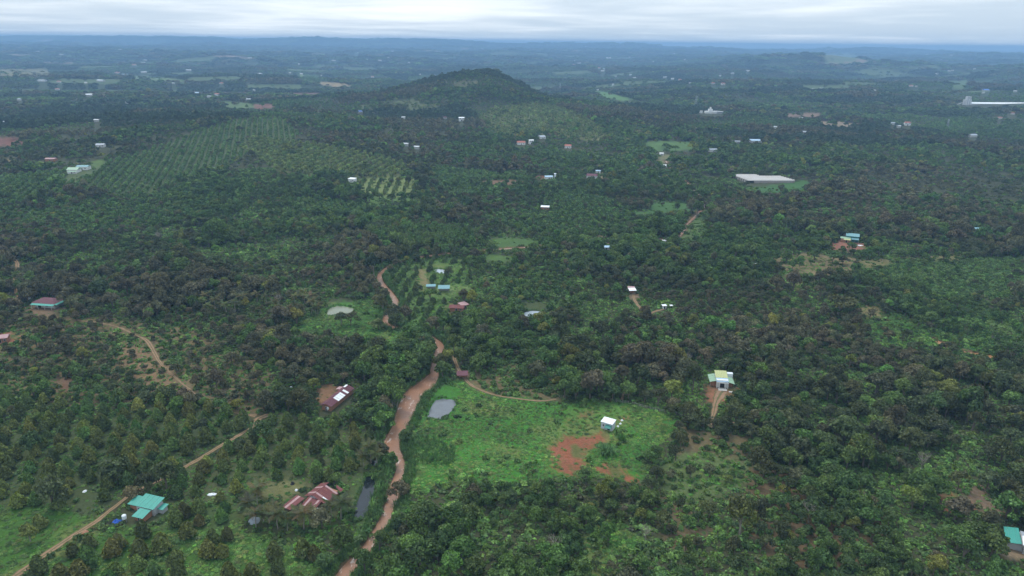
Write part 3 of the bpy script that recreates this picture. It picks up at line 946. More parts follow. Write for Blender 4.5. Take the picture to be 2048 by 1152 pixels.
def tank(px=None, py=None, loc=None, label='', mat=None, s=1.0, group=None):
    loc = at(px, py) if loc is None else loc
    t = tag(empty('water_tank', loc, random.random()), label, 'water tank', group)
    n = 12; prof = [(0.0, 0.55), (0.55, 0.62), (0.62, 0.62), (1.25, 0.6), (1.42, 0.3), (1.5, 0.12)]
    prof = [(0.9, 0.5), (0.95, 0.6), (1.9, 0.6), (2.1, 0.42), (2.2, 0.14)]
    V = []; F = []
    for z, r in prof:
        for i in range(n):
            w = 2 * math.pi * i / n
            V.append((r * s * math.cos(w), r * s * math.sin(w), z * s))
    for k in range(len(prof) - 1):
        for i in range(n):
            F.append((k * n + i, k * n + (i + 1) % n, (k + 1) * n + (i + 1) % n, (k + 1) * n + i))
    F.append(tuple(range((len(prof) - 1) * n, len(prof) * n)))
    obj('vessel', mesh('vessel', V, F, mat or TANKM, smooth=False), t)
    for sx in (-1, 1):
        for sy in (-1, 1):
            beam('leg', (sx * 0.42 * s, sy * 0.42 * s, 0), (sx * 0.4 * s, sy * 0.4 * s, 0.92 * s), 0.05 * s, STEEL, t)
    return t


def opening(name, x0, x1, z0, z1, y, parent, mat=None, fr=None):
    """a framed opening in the front wall (which faces -y)"""
    o = bx(name, x0, x1, y - 0.05, y + 0.02, z0, z1, fr or WHITE, parent)
    bx('pane' if name == 'window' else 'leaf', x0 + 0.09, x1 - 0.09, y - 0.075, y - 0.053, z0 + 0.09, z1 - 0.09, mat or GLASS, o)
    return o


def clear(p, rad, reach):
    CLEAR.append((float(p[0]), float(p[1]), rad, reach))


for _n, w, _k in PONDW:
    c_ = np.mean(w, axis=0)
    rr_ = 0.35 * float(np.linalg.norm(w[0][:2] - w[len(w) // 2][:2]))
    clear(c_, rr_, 11)
    dd_ = c_[:2] / np.linalg.norm(c_[:2])
    if _k != 'dark': clear(np.array((c_[0] + 12 * dd_[0], c_[1] + 12 * dd_[1], 0)), rr_ + 2.5, 10)
for q, hw in zip(*RIVER):
    qx, qy, _d = to_px(q[0], q[1], float(h0(q[0], q[1])))
    if 533 < qy < 650 and 740 < qx < 800:
        clear(q, hw + 0.6, 7)
for q, hw in list(zip(*PATHW[0][1:]))[::2]:
    qx, qy, _d = to_px(q[0], q[1], float(h0(q[0], q[1])))
    if 845 < qy < 965:
        clear(q, hw, 5.5)
# --- green-roofed farmhouse
p = at(290, 1029); clear(p, 7.0, 8)
t = tag(empty('farmhouse', p, R(-17)), 'farmhouse with stepped teal metal roofs beside the earth track', 'house')
t.scale = (0.88,) * 3
bx('wall', -3.6, 3.8, 0.3, 5.0, 0, 2.75, GREYW, t)
bx('wing_wall', -7.0, -3.63, 0.9, 4.6, 0, 2.2, BRICKW, t)
bx('porch_wall', -0.9, 3.0, -3.6, 0.27, 0, 1.9, BRICKW, t)
bx('shed_wall', 3.83, 5.8, 2.2, 4.6, 0, 1.9, GREYW, t)
rf = bx('roof', -4.0, 4.2, 0.1, 0.25, 2.78, 2.98, TEALD, t)
sheets(rf, [(-4.1, -0.2, 3.0), (4.3, -0.2, 3.0), (4.3, 5.6, 4.15), (-4.1, 5.6, 4.15)], 8, [TEAL])
rf = bx('wing_roof', -7.2, -4.2, 0.5, 0.62, 2.2, 2.34, TEALD, t)
sheets(rf, [(-7.7, 0.4, 2.38), (-4.15, 0.4, 2.38), (-4.15, 5.0, 3.1), (-7.7, 5.0, 3.1)], 4, [TEAL])
rf = bx('porch_roof', -1.0, 3.1, -3.9, -3.75, 1.9, 2.05, TEALD, t)
sheets(rf, [(-1.3, -4.4, 2.05), (3.4, -4.4, 2.05), (3.4, -0.3, 2.7), (-1.3, -0.3, 2.7)], 5, [TEAL])
slab('shed_roof', [(3.9, 1.8, 2.0), (6.4, 1.8, 2.0), (6.4, 4.8, 2.5), (4.35, 4.8, 2.5)], 0.06, TEAL, t)
opening('door', 0.4, 1.4, 0, 1.75, -3.6, t, DARK); opening('window', -3.0, -1.8, 1.0, 2.1, 0.3, t)
tank(250, 1043, label='white tank on a steel frame beside the blue tarpaulin heap', s=1.15)


def heap(px, py, r, h, mat, name, label, cat, seed=0, sq=1.0):
    rg = random.Random(seed)
    p = at(px, py)
    V = [(0, 0, h)]; F = []
    n = 11
    for k, (rr_, zz) in enumerate(((0.35, 0.92), (0.7, 0.6), (1.0, 0.0))):
        for i in range(n):
            w = 2 * math.pi * i / n; q = r * rr_ * rg.uniform(0.75, 1.2)
            V.append((q * math.cos(w), q * math.sin(w) * sq, h * zz * rg.uniform(0.7, 1.2)))
    for i in range(n):
        F.append((0, 1 + i, 1 + (i + 1) % n))
        for k in range(2):
            F.append((1 + k * n + i, 1 + (k + 1) * n + i, 1 + (k + 1) * n + (i + 1) % n, 1 + k * n + (i + 1) % n))
    o = obj(name, mesh(name, V, F, mat), None, p)
    tag(o, label, cat)
    clear(p, r, 8)
    return o


heap(233, 1045, 1.5, 1.0, BLUET, 'tarpaulin', 'bright blue crumpled tarpaulin heap by the green-roofed farmhouse', 'tarpaulin', 1)
heap(424, 989, 1.5, 0.4, PLAST, 'plastic_sheet', 'white plastic sheet lying between the durian trees near the farmyard', 'sheet', 2, 0.6)
heap(170, 983, 0.7, 0.4, PLAST, 'plastic_sheet', 'small white plastic sheet under trees above the lawn', 'sheet', 3)
heap(783, 1058, 0.8, 0.35, PLAST, 'plastic_sheet', 'white plastic scrap on the river bank below the bend', 'sheet', 4)
heap(172, 1065, 1.1, 0.5, BRICKW, 'rubble_pile', 'low reddish rubble pile at the edge of the track', 'rubble', 5)
heap(593, 981, 0.6, 0.5, PLAST, 'plastic_sheet', 'white plastic scrap in the yard of the rusty farmhouse', 'sheet', 6)
heap(585, 968, 0.8, 0.9, DARK, 'water_jar', 'dark round water jar in the yard of the rusty farmhouse', 'jar', 7)
heap(1720, 491, 3.0, 0.35, PLAST, 'plastic_sheet', 'pale plastic sheet spread on the red yard', 'sheet', 8, 0.5)
heap(1327, 482, 3.6, 0.8, PLAST, 'plastic_sheet', 'pale plastic sheet by the far river bank', 'sheet', 9, 0.6)
heap(1512, 529, 3.0, 0.8, PLAST, 'plastic_sheet', 'pale plastic sheet at the edge of the dry field', 'sheet', 10, 0.5)
heap(1607, 450, 2.4, 1.6, YELL, 'tarpaulin', 'pale yellow tarpaulin among the dark woods', 'tarpaulin', 11, 0.5)
heap(582, 775, 0.6, 0.5, PLAST, 'plastic_sheet', 'tiny white scrap in the thick woods by the maroon roof', 'sheet', 12)
for (x, y, k) in ((1241, 848, 0), (1244, 841, 1), (1248, 838, 2), (1236, 853, 3)):
    heap(x, y, 0.55, 0.45, PLAST if k != 2 else BRICKW, 'rubble_pile', ['white rubble scrap beside the white shed', 'broken white block on the earth behind the white shed',
         'broken brick heap behind the white shed', 'white sack against the white shed wall'][k], 'rubble', 20 + k)

# --- rusty farmhouse
p = at(628, 1008); clear(p, 7.0, 4)
t = tag(empty('farmhouse', p, R(-27)), 'old farmhouse with a patched rusty red sheet roof by the dark pond', 'house')
t.scale = (0.84,) * 3
bx('wall', -3.4, 4.9, 0.2, 8.3, 0, 2.4, BRICKW, t)
bx('porch_wall', -1.4, 4.0, -4.0, 0.17, 0, 1.7, WOODM, t)
rf = bx('roof', -0.08, 0.08, -0.4, 8.9, 4.1, 4.28, RUST, t)
sheets(rf, [(-4.2, -0.5, 2.45), (-4.2, 9.0, 2.45), (-0.05, 9.0, 4.15), (-0.05, -0.5, 4.15)], 10, [RUST, RUST, RUSTP, RUST, RUST, RUST, RUSTP, RUST])
sheets(rf, [(5.8, -0.5, 2.2), (5.8, 7.2, 2.2), (0.05, 7.2, 4.15), (0.05, -0.5, 4.15)], 9, [RUST, RUST, RUSTP, RUST, RUST, RUST])
slab('roof_patch', [(3.6, 6.2, 3.1), (5.6, 6.2, 2.42), (5.6, 6.9, 2.42), (3.6, 6.9, 3.1)], 0.05, RUSTP, t)
slab('roof_patch', [(3.3, 1.3, 3.22), (5.7, 1.3, 2.42), (5.7, 1.8, 2.42), (3.3, 1.8, 3.22)], 0.05, WHITER, t)
slab('roof_patch', [(3.6, 8.9, 3.0), (6.2, 8.2, 2.3), (6.2, 10.0, 2.3), (2.4, 10.2, 3.2)], 0.05, RUST, t)
rf = bx('porch_roof', -1.8, 4.4, -0.55, -0.45, 2.75, 2.9, RUST, t)
sheets(rf, [(-1.9, -4.6, 1.85), (4.5, -4.6, 1.85), (4.5, -0.4, 3.0), (-1.9, -0.4, 3.0)], 7, [RUST, RUSTP, RUST, RUST])
bx('gable', -1.6, 1.6, -0.2, 0.1, 2.5, 3.4, GREYW, t)
opening('door', 0.6, 1.6, 0, 1.6, -4.0, t, DARK)
p = at(588, 1017); clear(p, 3.2, 3)
t = tag(empty('shed', p, R(-30)), 'narrow rusty pink sheet-roofed shed under palms beside the rusty farmhouse', 'shed')
bx('wall', -1.4, 1.4, -2.6, 2.6, 0, 1.8, WOODM, t)
rf = bx('roof', -1.55, -1.4, -2.7, 2.7, 1.82, 1.95, RUST, t)
sheets(rf, [(-1.8, -3.1, 1.95), (1.8, -3.1, 1.95), (1.8, 3.1, 2.5), (-1.8, 3.1, 2.5)], 4, [RUST, RUSTP, RUST])
tank(634, 1028, label='dark blue-grey water tank in front of the rusty farmhouse', mat=GREYW, s=1.0)
p = at(509, 1045)
heap(509, 1042, 2.0, 0.9, GREYR, 'tarpaulin', 'grey crumpled tarpaulin under the palms near the rusty farmhouse', 'tarpaulin', 14)

# --- long maroon house with white sheets
for q_ in ((690, 782), (682, 793), (668, 812), (661, 822)):
    clear(at(*q_), 5.0, 12)
p = at(676, 803); clear(p, 6.5, 15)
t = tag(empty('long_house', p, R(-19)), 'long maroon-roofed house with a patch of white roof sheets in the woods', 'house')
bx('wall', -2.0, 2.0, -8.3, 8.3, 0, 2.3, BRICKW, t)
rf = bx('roof', -0.08, 0.08, -8.8, 8.8, 3.25, 3.4, MAROON, t)
sheets(rf, [(-2.6, -8.8, 2.3), (-2.6, 8.8, 2.3), (-0.05, 8.8, 3.3), (-0.05, -8.8, 3.3)], 13, [MAROON, MAROON, MAROON, RUST, MAROON])
sheets(rf, [(2.6, -8.8, 2.3), (2.6, 8.8, 2.3), (0.05, 8.8, 3.3), (0.05, -8.8, 3.3)], 13,
       [MAROON, MAROON, MAROON, MAROON, WHITER, WHITER, WHITER, WHITER, MAROON, WHITER, MAROON, MAROON, MAROON])
bx('roof_patch', -1.4, -0.5, 6.6, 8.9, 3.22, 3.3, WHITER, t)
bx('lean_to', -4.2, -2.65, 6.2, 8.2, 0, 2.0, BRICKW, t)
slab('lean_to_roof', [(-4.6, 5.9, 2.03), (-2.66, 5.9, 2.2), (-2.66, 8.5, 2.2), (-4.6, 8.5, 2.03)], 0.06, RUSTP, t)
opening('door', -0.5, 0.5, 0, 1.9, -8.3, t, DARK)
tank(656, 822, label='white tank on a frame at the end of the long maroon roof', s=0.8)

# --- white shed with teal awning
p = at(1216, 856); clear(p, 3.0, 8)
t = tag(empty('shed', p, R(-30)), 'white flat-roofed shed with a teal awning on the meadow', 'shed')
bx('wall', -2.3, 2.3, -1.6, 1.6, 0, 2.9, plain_mat('pale_sheet_wall', (0.50, 0.52, 0.55), 0.5, 0.08, 1.5), t)
rf = bx('roof', -2.42, 2.42, -1.75, -1.62, 2.9, 3.0, WHITER, t)
sheets(rf, [(-2.5, -1.9, 3.0), (2.5, -1.9, 3.0), (2.5, 1.9, 3.35), (-2.5, 1.9, 3.35)], 5, [WHITER])
slab('awning', [(-0.3, -3.4, 1.75), (2.2, -3.4, 1.75), (2.2, -1.62, 2.3), (-0.3, -1.62, 2.3)], 0.05, TEALD, t)
for x in (-0.2, 2.1):
    beam('post', (x, -3.3, 0), (x, -3.3, 1.72), 0.05, STEEL, t)
opening('door', 0.3, 1.5, 0, 1.9, -1.6, t, DARK)
opening('window', -1.7, -0.9, 1.2, 2.1, -1.6, t)

# --- yellow-roofed house
p = at(1444, 776); clear(p, 7.2, 16)
t = tag(empty('house', p, R(-7)), 'house with pale yellow, blue and green roofs and a concrete porch', 'house')
bx('wall', -2.4, 2.4, 0.4, 7.6, 0, 3.4, WHITE, t)
bx('side_wall', -4.6, -2.43, 1.5, 7.2, 0, 2.2, BRICKW, t)
bx('side_wall', 2.43, 4.6, 1.5, 7.2, 0, 2.2, BRICKW, t)
rf = bx('roof', -2.5, 2.5, 3.1, 3.2, 3.4, 3.55, YELL, t)
sheets(rf, [(-2.6, 2.6, 3.55), (2.6, 2.6, 3.55), (2.6, 8.1, 4.5), (-2.6, 8.1, 4.5)], 5, [YELL])
rf = bx('front_roof', -2.5, 2.5, 0.2, 0.3, 3.1, 3.2, PBLUE, t)
sheets(rf, [(-2.6, -0.3, 3.0), (2.6, -0.3, 3.0), (2.6, 2.55, 3.5), (-2.6, 2.55, 3.5)], 5, [PBLUE])
rf = bx('side_roof', -2.62, -2.52, 0.9, 7.9, 2.75, 2.85, GREENP, t)
sheets(rf, [(-5.3, 0.6, 2.25), (-5.3, 8.0, 2.25), (-2.63, 8.0, 2.95), (-2.63, 0.6, 2.95)], 7, [GREENP])
rf = bx('side_roof', 2.52, 2.62, 0.4, 6.0, 2.75, 2.85, GREENP, t)
sheets(rf, [(5.1, -0.4, 2.25), (5.1, 6.2, 2.25), (2.63, 6.2, 2.95), (2.63, -0.4, 2.95)], 7, [GREENP])
bx('water_box', 2.9, 5.3, 6.6, 8.2, 0.02, 3.9, TANKM, t)
bx('parapet', -2.55, 2.55, -0.62, -0.38, 2.45, 2.75, WHITE, t)
for x in (-2.3, -1.3, 1.3, 2.3):
    bx('pillar', x - 0.16, x + 0.16, -0.6, -0.3, 0, 2.42, WHITE, t)
for x in (-5.0, 4.9):
    beam('post', (x, 0.9, 0), (x, 0.9, 2.2), 0.07, STEEL, t)
opening('door', -1.0, 1.0, 0, 2.2, 0.4, t, DARK)
bx('porch_floor', -1.9, 1.7, -3.0, -0.65, 0, 0.22, CONC, t)
bx('step', 2.3, 4.4, -4.2, -3.2, 0, 0.3, CONC, t)

# --- maroon and teal house on the left
p = at(90, 616); clear(p, 8.5, 14)
t = tag(empty('house', p, R(-8)), 'wide hipped maroon-roofed house with teal eaves and white front wall', 'house')
t.scale = (0.9,) * 3
bx('wall', -6.5, 6.5, 0.2, 8.0, 0, 3.3, WHITE, t)
V = [(-7.8, -1.2, 3.3), (7.8, -1.2, 3.3), (7.8, 9.2, 3.3), (-7.8, 9.2, 3.3), (-3.2, 4.0, 5.4), (3.2, 4.0, 5.4)]
rf = obj('roof', mesh('roof', V, [(0, 1, 5, 4), (1, 2, 5), (2, 3, 4, 5), (3, 0, 4), (3, 2, 1, 0)], MAROON), t)
slab('front_eave', [(-7.0, -3.0, 2.7), (8.2, -3.0, 2.7), (8.2, -1.25, 3.25), (-7.0, -1.25, 3.25)], 0.06, TEAL, t)
slab('side_eave', [(7.85, -1.2, 3.25), (9.2, -1.2, 2.75), (9.2, 8.8, 2.75), (7.85, 8.8, 3.25)], 0.06, TEAL, t)
for x in (-6.5, -2.2, 2.2, 6.8):
    beam('post', (x, -2.7, 0), (x, -2.7, 2.72), 0.09, WHITE, t)
opening('door', -4.8, -2.6, 0, 2.3, 0.2, t, DARK); opening('window', 0.5, 2.2, 0.9, 2.2, 0.2, t)
tank(60, 602, label='white tank behind the wide maroon and teal house', s=1.3)

# --- smaller huts
def hut(px, py, w, d, h, rz, wallm, roofm, label, rise=0.7, n=0, posts=False, name='hut', reach=None, gable=False, over=0.4, cat='hut', group=None):
    p = at(px, py)
    dep = math.atan2(CAM[2] - p[2], math.hypot(p[0], p[1]))
    clear(p, 0.55 * max(w, d) + 0.6, reach if reach is not None else min(0.95 * 7 / math.tan(dep), 80))
    t = tag(empty(name, p, R(rz)), label, cat, group)
    a, b = w / 2, d / 2
    if posts:
        for sx in (-1, 1):
            for sy in (-1, 1):
                beam('post', (sx * (a - .15), sy * (b - .15), 0), (sx * (a - .15), sy * (b - .15), h), 0.09, WOODM, t)
        bx('back_wall', -a, a, b - 0.12, b, 0, h * 0.9, wallm, t)
    else:
        bx('wall', -a, a, -b, b, 0, h, wallm, t)
        opening('door', -0.55, 0.55, 0, min(2.1, h * 0.85), -b, t, DARK)
        if w > 5:
            opening('window', a * 0.45, a * 0.45 + 1.2, h * 0.35, h * 0.75, -b, t)
    o = over
    if gable:
        V = [(-a - o, -b - o, h), (a + o, -b - o, h), (a + o, b + o, h), (-a - o, b + o, h), (-a - o, 0, h + rise), (a + o, 0, h + rise)]
        F = [(0, 1, 5, 4), (2, 3, 4, 5), (1, 2, 5), (3, 0, 4), (3, 2, 1, 0)]
        obj('roof', mesh('roof', V, F, roofm), t)
    elif n:
        rf = bx('roof', -a - o, a + o, -b - o * 0.6, -b - o * 0.4, h + 0.0, h + 0.1, roofm, t)
        sheets(rf, [(-a - o, -b - o, h + 0.1), (a + o, -b - o, h + 0.1), (a + o, b + o, h + 0.1 + rise), (-a - o, b + o, h + 0.1 + rise)], n, [roofm])
    else:
        slab('roof', [(-a - o, -b - o, h + 0.07), (a + o, -b - o, h + 0.07), (a + o, b + o, h + rise), (-a - o, b + o, h + rise)], 0.07, roofm, t)
    return t


hut(925, 757, 4.2, 3.0, 2.2, 4, BRICKW, MAROON, 'small open maroon-roofed hut beside the tan track', 0.5, 4, True)
hut(914, 621, 7.0, 4.0, 2.3, -6, BRICKW, RUST, 'rusty-roofed hut in a bare yard among the dark woods', 0.9, gable=True, over=0.7)
hut(927, 615, 4.0, 4.0, 2.0, 40, BRICKW, RUSTP, 'rust-brown lean-to beside the rusty-roofed hut', 0.6)
hut(888, 583, 6.2, 4.0, 2.4, 3, GREYW, TEALB, 'pale teal-roofed shed in the riverside orchard', 0.7, 6, True, 'shed', cat='shed')
hut(862, 578, 5.0, 2.6, 2.0, 5, GREYW, TEALB, 'low pale teal-roofed lean-to beside the orchard shed', 0.4, 4, True, 'shed', cat='shed')
hut(1264, 587, 3.6, 3.0, 2.3, 5, BRICKW, WHITER, 'white-roofed hut at the end of the forked track', 0.5, 3, True)
hut(1262, 582, 3.4, 2.4, 2.0, -8, BRICKW, RUSTP, 'pinkish-roofed lean-to behind the white-roofed hut', 0.5)
hut(1328, 617, 1.9, 1.6, 1.9, 10, WHITE, WHITER, 'tiny white hut beside the forked track', 0.2, name='hut')
hut(1342, 616, 0.9, 0.9, 1.6, 10, WHITE, WHITER, 'tiny white pump box in the woods near the forked track', 0.1, name='pump_box', cat='box')
hut(4, 682, 6.0, 5.0, 2.3, 20, BRICKW, RUSTP, 'rust-pink-roofed hut on the red yard at the orchard slope', 0.8, gable=True)
# house at the lower right edge
p = at(2046, 1099); clear(p, 6.5, 6)
t = tag(empty('house', p, R(-28)), 'pale-walled house with white and green roofs by the bare yard', 'house')
bx('wall', -0.5, 6.5, -2.5, 4.0, 0, 3.2, GREYW, t)
rf = bx('roof', -0.9, 6.9, -2.8, -2.65, 3.2, 3.3, WHITER, t)
sheets(rf, [(-1.0, -3.0, 3.3), (7.0, -3.0, 3.3), (7.0, 0.6, 4.2), (-1.0, 0.6, 4.2)], 8, [WHITER])
sheets(rf, [(-1.0, 4.4, 3.3), (7.0, 4.4, 3.3), (7.0, 0.65, 4.2), (-1.0, 0.65, 4.2)], 8, [GREYR])
bx('gable_trim', -0.85, -0.7, -2.6, 4.0, 3.0, 3.2, WHITE, t)
bx('side_wall', -4.0, -0.53, -1.5, 5.5, 0, 2.2, GREYW, t)
rf = bx('side_roof', -4.2, -4.1, -1.6, 5.6, 2.1, 2.2, TEAL, t)
sheets(rf, [(-4.8, -2.2, 2.2), (-1.1, -2.2, 3.0), (-1.1, 6.2, 3.0), (-4.8, 6.2, 2.2)], 4, [TEAL])
opening('window', 2.0, 3.4, 1.0, 2.3, -2.5, t)

# --- teal house on the red yard
p = at(1701, 484); clear(p, 7.5, 16)
t = tag(empty('house', p, R(-24)), 'stepped teal-roofed house on the far red yard', 'house')
bx('wall', -3.2, 5.0, 1.2, 7.0, 0, 4.2, TEALD, t)
slab('roof', [(-3.8, 0.6, 4.3), (5.6, 0.6, 4.3), (5.6, 7.6, 5.1), (-3.8, 7.6, 5.1)], 0.07, TEALB, t)
slab('front_roof', [(0.2, -2.0, 2.5), (5.4, -2.0, 2.5), (5.4, 1.17, 3.2), (0.2, 1.17, 3.2)], 0.07, TEALB, t)
bx('wing_wall', -6.8, -0.3, -3.4, 0.9, 0, 2.3, BRICKW, t)
slab('wing_roof', [(-7.4, -2.0, 2.75), (-0.2, -2.0, 2.75), (-0.2, 1.1, 3.3), (-7.4, 1.1, 3.3)], 0.07, GREENP, t)
slab('wing_eave', [(-5.0, -4.6, 2.3), (-0.2, -4.6, 2.3), (-0.2, -2.05, 2.7), (-5.0, -2.05, 2.7)], 0.07, YELL, t)
for x in (0.4, 2.8, 5.2):
    beam('post', (x, -1.9, 0), (x, -1.9, 2.45), 0.09, STEEL, t)
opening('door', -3.6, -2.4, 0, 2.0, -3.4, t, DARK)
tank(1689, 475, label='white tank beside the far teal-roofed house', s=1.6)
hut(1960, 463, 11.0, 5.0, 2.6, -4, GREYW, TEALB, 'teal-roofed shed among the dark woods', 0.8, name='shed', cat='shed', gable=True)

# --- greenhouse of many spans
p = at(1534, 366); clear(p, 34, 25)
g = mpp(p)
t = tag(empty('greenhouse', p, R(3)), 'large pale multi-span film greenhouse above a green slope', 'greenhouse')
L = 113 * g
spans = 8
for i in range(spans):
    y0 = i * 4.6
    x0, x1 = -L / 2 + 9 - i * 0.8, L / 2 - i * 1.1
    if i >= 6: x1 = L / 2 - 0.42 * L - (i - 6) * 0.8 - 3
    V = []; n = 7
    for x in (x0, x1):
        for k in range(n):
            a = math.pi * k / (n - 1)
            V.append((x, y0 + 2.3 - 2.25 * math.cos(a), 2.3 + 1.1 * math.sin(a)))
    F = [(k, k + 1, n + k + 1, n + k) for k in range(n - 1)] + [tuple(range(n - 1, -1, -1)), tuple(range(n, 2 * n))]
    obj('span', mesh('span', V, F, FILM), t)
    bx('end_wall', x1 - 0.25, x1 - 0.05, y0 + 0.15, y0 + 4.45, 0, 2.28, FILM, t)
    bx('end_wall', x0 + 0.05, x0 + 0.25, y0 + 0.15, y0 + 4.45, 0, 2.28, FILM, t)
for i in range(12):
    x = -L / 2 + 16 + i * (L - 17) / 12
    bx('side_panel', x, x + (L - 17) / 12 - 0.2, -0.02, 0.08, 0, 2.2, NETW, t)

# --- pair of pale green-roofed sheds on the ridge plantation
hut(149, 344, 10, 9, 3.0, 6, WHITE, GREENP, 'pale green-roofed farm shed on the ridge plantation', 1.8, name='shed', cat='shed', gable=True)
hut(168, 339, 11, 8, 3.4, 6, WHITE, TEALB, 'white-walled farm shed beside the pale green-roofed one on the ridge', 1.2, name='shed', cat='shed', gable=True)
hut(145, 347, 8, 2.5, 2.0, 6, WHITE, GREENP, 'low pale lean-to in front of the green-roofed ridge shed', 0.3, name='shed', cat='shed')
hut(705, 364, 6.8, 5.5, 3.6, -18, WHITE, WHITER, 'lone white flat-roofed box shed beside the young orchard', 0.4, name='shed', cat='shed')
hut(103, 322, 10, 6, 2.6, 0, BRICKW, RUSTP, 'low pinkish-roofed house at the ridge plantation edge', 1.0, name='house', cat='house', gable=True)
hut(202, 294, 9, 6, 3.0, 10, WHITE, GREYR, 'grey-roofed house behind the ridge plantation', 1.2, name='house', cat='house', gable=True)
# --- houses of the middle distance
hut(1042, 289, 11, 8, 3.2, 8, WHITE, REDT, 'pink-roofed white house at the foot of the hill plantation', 1.8, name='house', cat='house', gable=True)
hut(1083, 277, 9, 9, 3.0, 25, WHITE, GREYR, 'grey-roofed house behind the pink-roofed one below the hill', 1.8, name='house', cat='house', gable=True)
hut(1136, 296, 8.5, 7, 3.2, -10, WHITE, REDT, 'red-roofed white house in the wooded hollow', 1.8, name='house', cat='house', gable=True)
hut(1184, 356, 11, 8, 3.0, -12, WHITE, MAROON, 'maroon-roofed white house beside a straw-coloured field', 1.8, name='house', cat='house', gable=True)
hut(1196, 346, 5, 4, 2.6, 0, WHITE, PBLUE, 'small pale blue-roofed shed behind the maroon-roofed white house', 0.5, name='shed', cat='shed')
hut(1097, 358, 8, 6, 2.8, 10, WHITE, PBLUE, 'pale blue-grey-roofed house beside a red field', 1.0, name='house', cat='house', gable=True)
hut(1110, 357, 1.8, 1.8, 5.2, 0, TANKM, TANKM, 'narrow white water tower next to the pale blue-roofed house', 0.3, name='water_tower', cat='tower')
hut(1090, 419, 7, 4, 2.6, -5, BRICKW, WHITER, 'white-roofed brick hut in the middle woods', 0.6, name='hut')
hut(1213, 499, 4.5, 3, 2.0, -5, GREYW, PBLUE, 'pale blue-roofed hut near the hidden river', 0.5, name='hut')
hut(1330, 334, 6, 4, 2.2, 0, WHITE, WHITER, 'low white hut by the valley field', 0.5, name='hut')
hut(1318, 358, 4, 3, 2.2, 0, WHITE, WHITER, 'small white hut deep in the valley woods', 0.5, name='hut')
hut(1323, 310, 5, 4, 2.4, 0, WHITE, WHITER, 'small white hut above the straw-coloured valley field', 0.5, name='hut')
hut(1425, 303, 11, 7, 3.0, 12, WHITE, GREYR, 'white house with grey roof above the green valley field', 1.2, name='house', cat='house', gable=True)
hut(1511, 285, 16, 10, 3.2, 3, GREYW, PBLUE, 'wide blue-grey-roofed barn in the woods', 1.2, name='barn', cat='barn')
hut(1475, 286, 8, 5, 2.6, 3, GREYW, GREYR, 'low grey shed near the blue-grey-roofed barn', 0.7, name='shed', cat='shed')

# --- temple-like white building
p = at(1421, 227); clear(p, 26, 130)
t = tag(empty('temple', p, R(4)), 'white temple with a raised square tower in the far woods', 'temple')
bx('hall', -12, 12, -6, 6, 0, 5, WHITE, t)
bx('tower', -5, 3, -4, 4, 5.03, 9.5, WHITE, t)
bx('lantern', -2.4, 0.4, -1.5, 1.5, 9.53, 13.5, WHITE, t)
slab('roof', [(12.1, -7, 5.4), (27, -7, 4.2), (27, 5, 4.2), (12.1, 5, 5.4)], 0.3, WHITER, t)
bx('wing', 12.05, 26, -5, 4, 0, 3.9, GREYW, t)
bx('gatehouse', -24, -19, -5, 0, 0, 6, WHITE, t)
# --- long white barn with tower
p = at(1933, 210); clear(p, 14, 130)
t = tag(empty('factory', p, R(2)), 'long low white barn with a stepped grey tower', 'factory')
g = mpp(p)
bx('tower', -7, 7, -6, 6, 0, 13, GREYW, t)
bx('tower_top', -3.2, 6.2, -4.5, 4.5, 13.03, 20.5, GREYW, t)
for k in range(3):
    bx('buttress', -6 + k * 5, -4.4 + k * 5, -6.9, -6.02, 0, 15 - 1.5 * abs(k - 1), WHITE, t)
bx('shed_wall', 7.05, 175, -7, 8, 0, 3.6, WHITE, t)
slab('shed_roof', [(7.1, -9, 3.7), (176, -9, 3.7), (176, 1, 7.0), (7.1, 1, 7.0)], 0.2, WHITER, t)
slab('shed_roof', [(7.1, 10, 3.7), (176, 10, 3.7), (176, 1.05, 7.0), (7.1, 1.05, 7.0)], 0.2, WHITER, t)
slab('conveyor', [(-26, -1, 0.4), (-7.1, -1, 8.0), (-7.1, 1, 8.0), (-26, 1, 0.4)], 0.8, GREYW, t)
for k in range(1, 9):
    clear(np.array((p[0] + 19 * k, p[1], 0)), 10, 95)

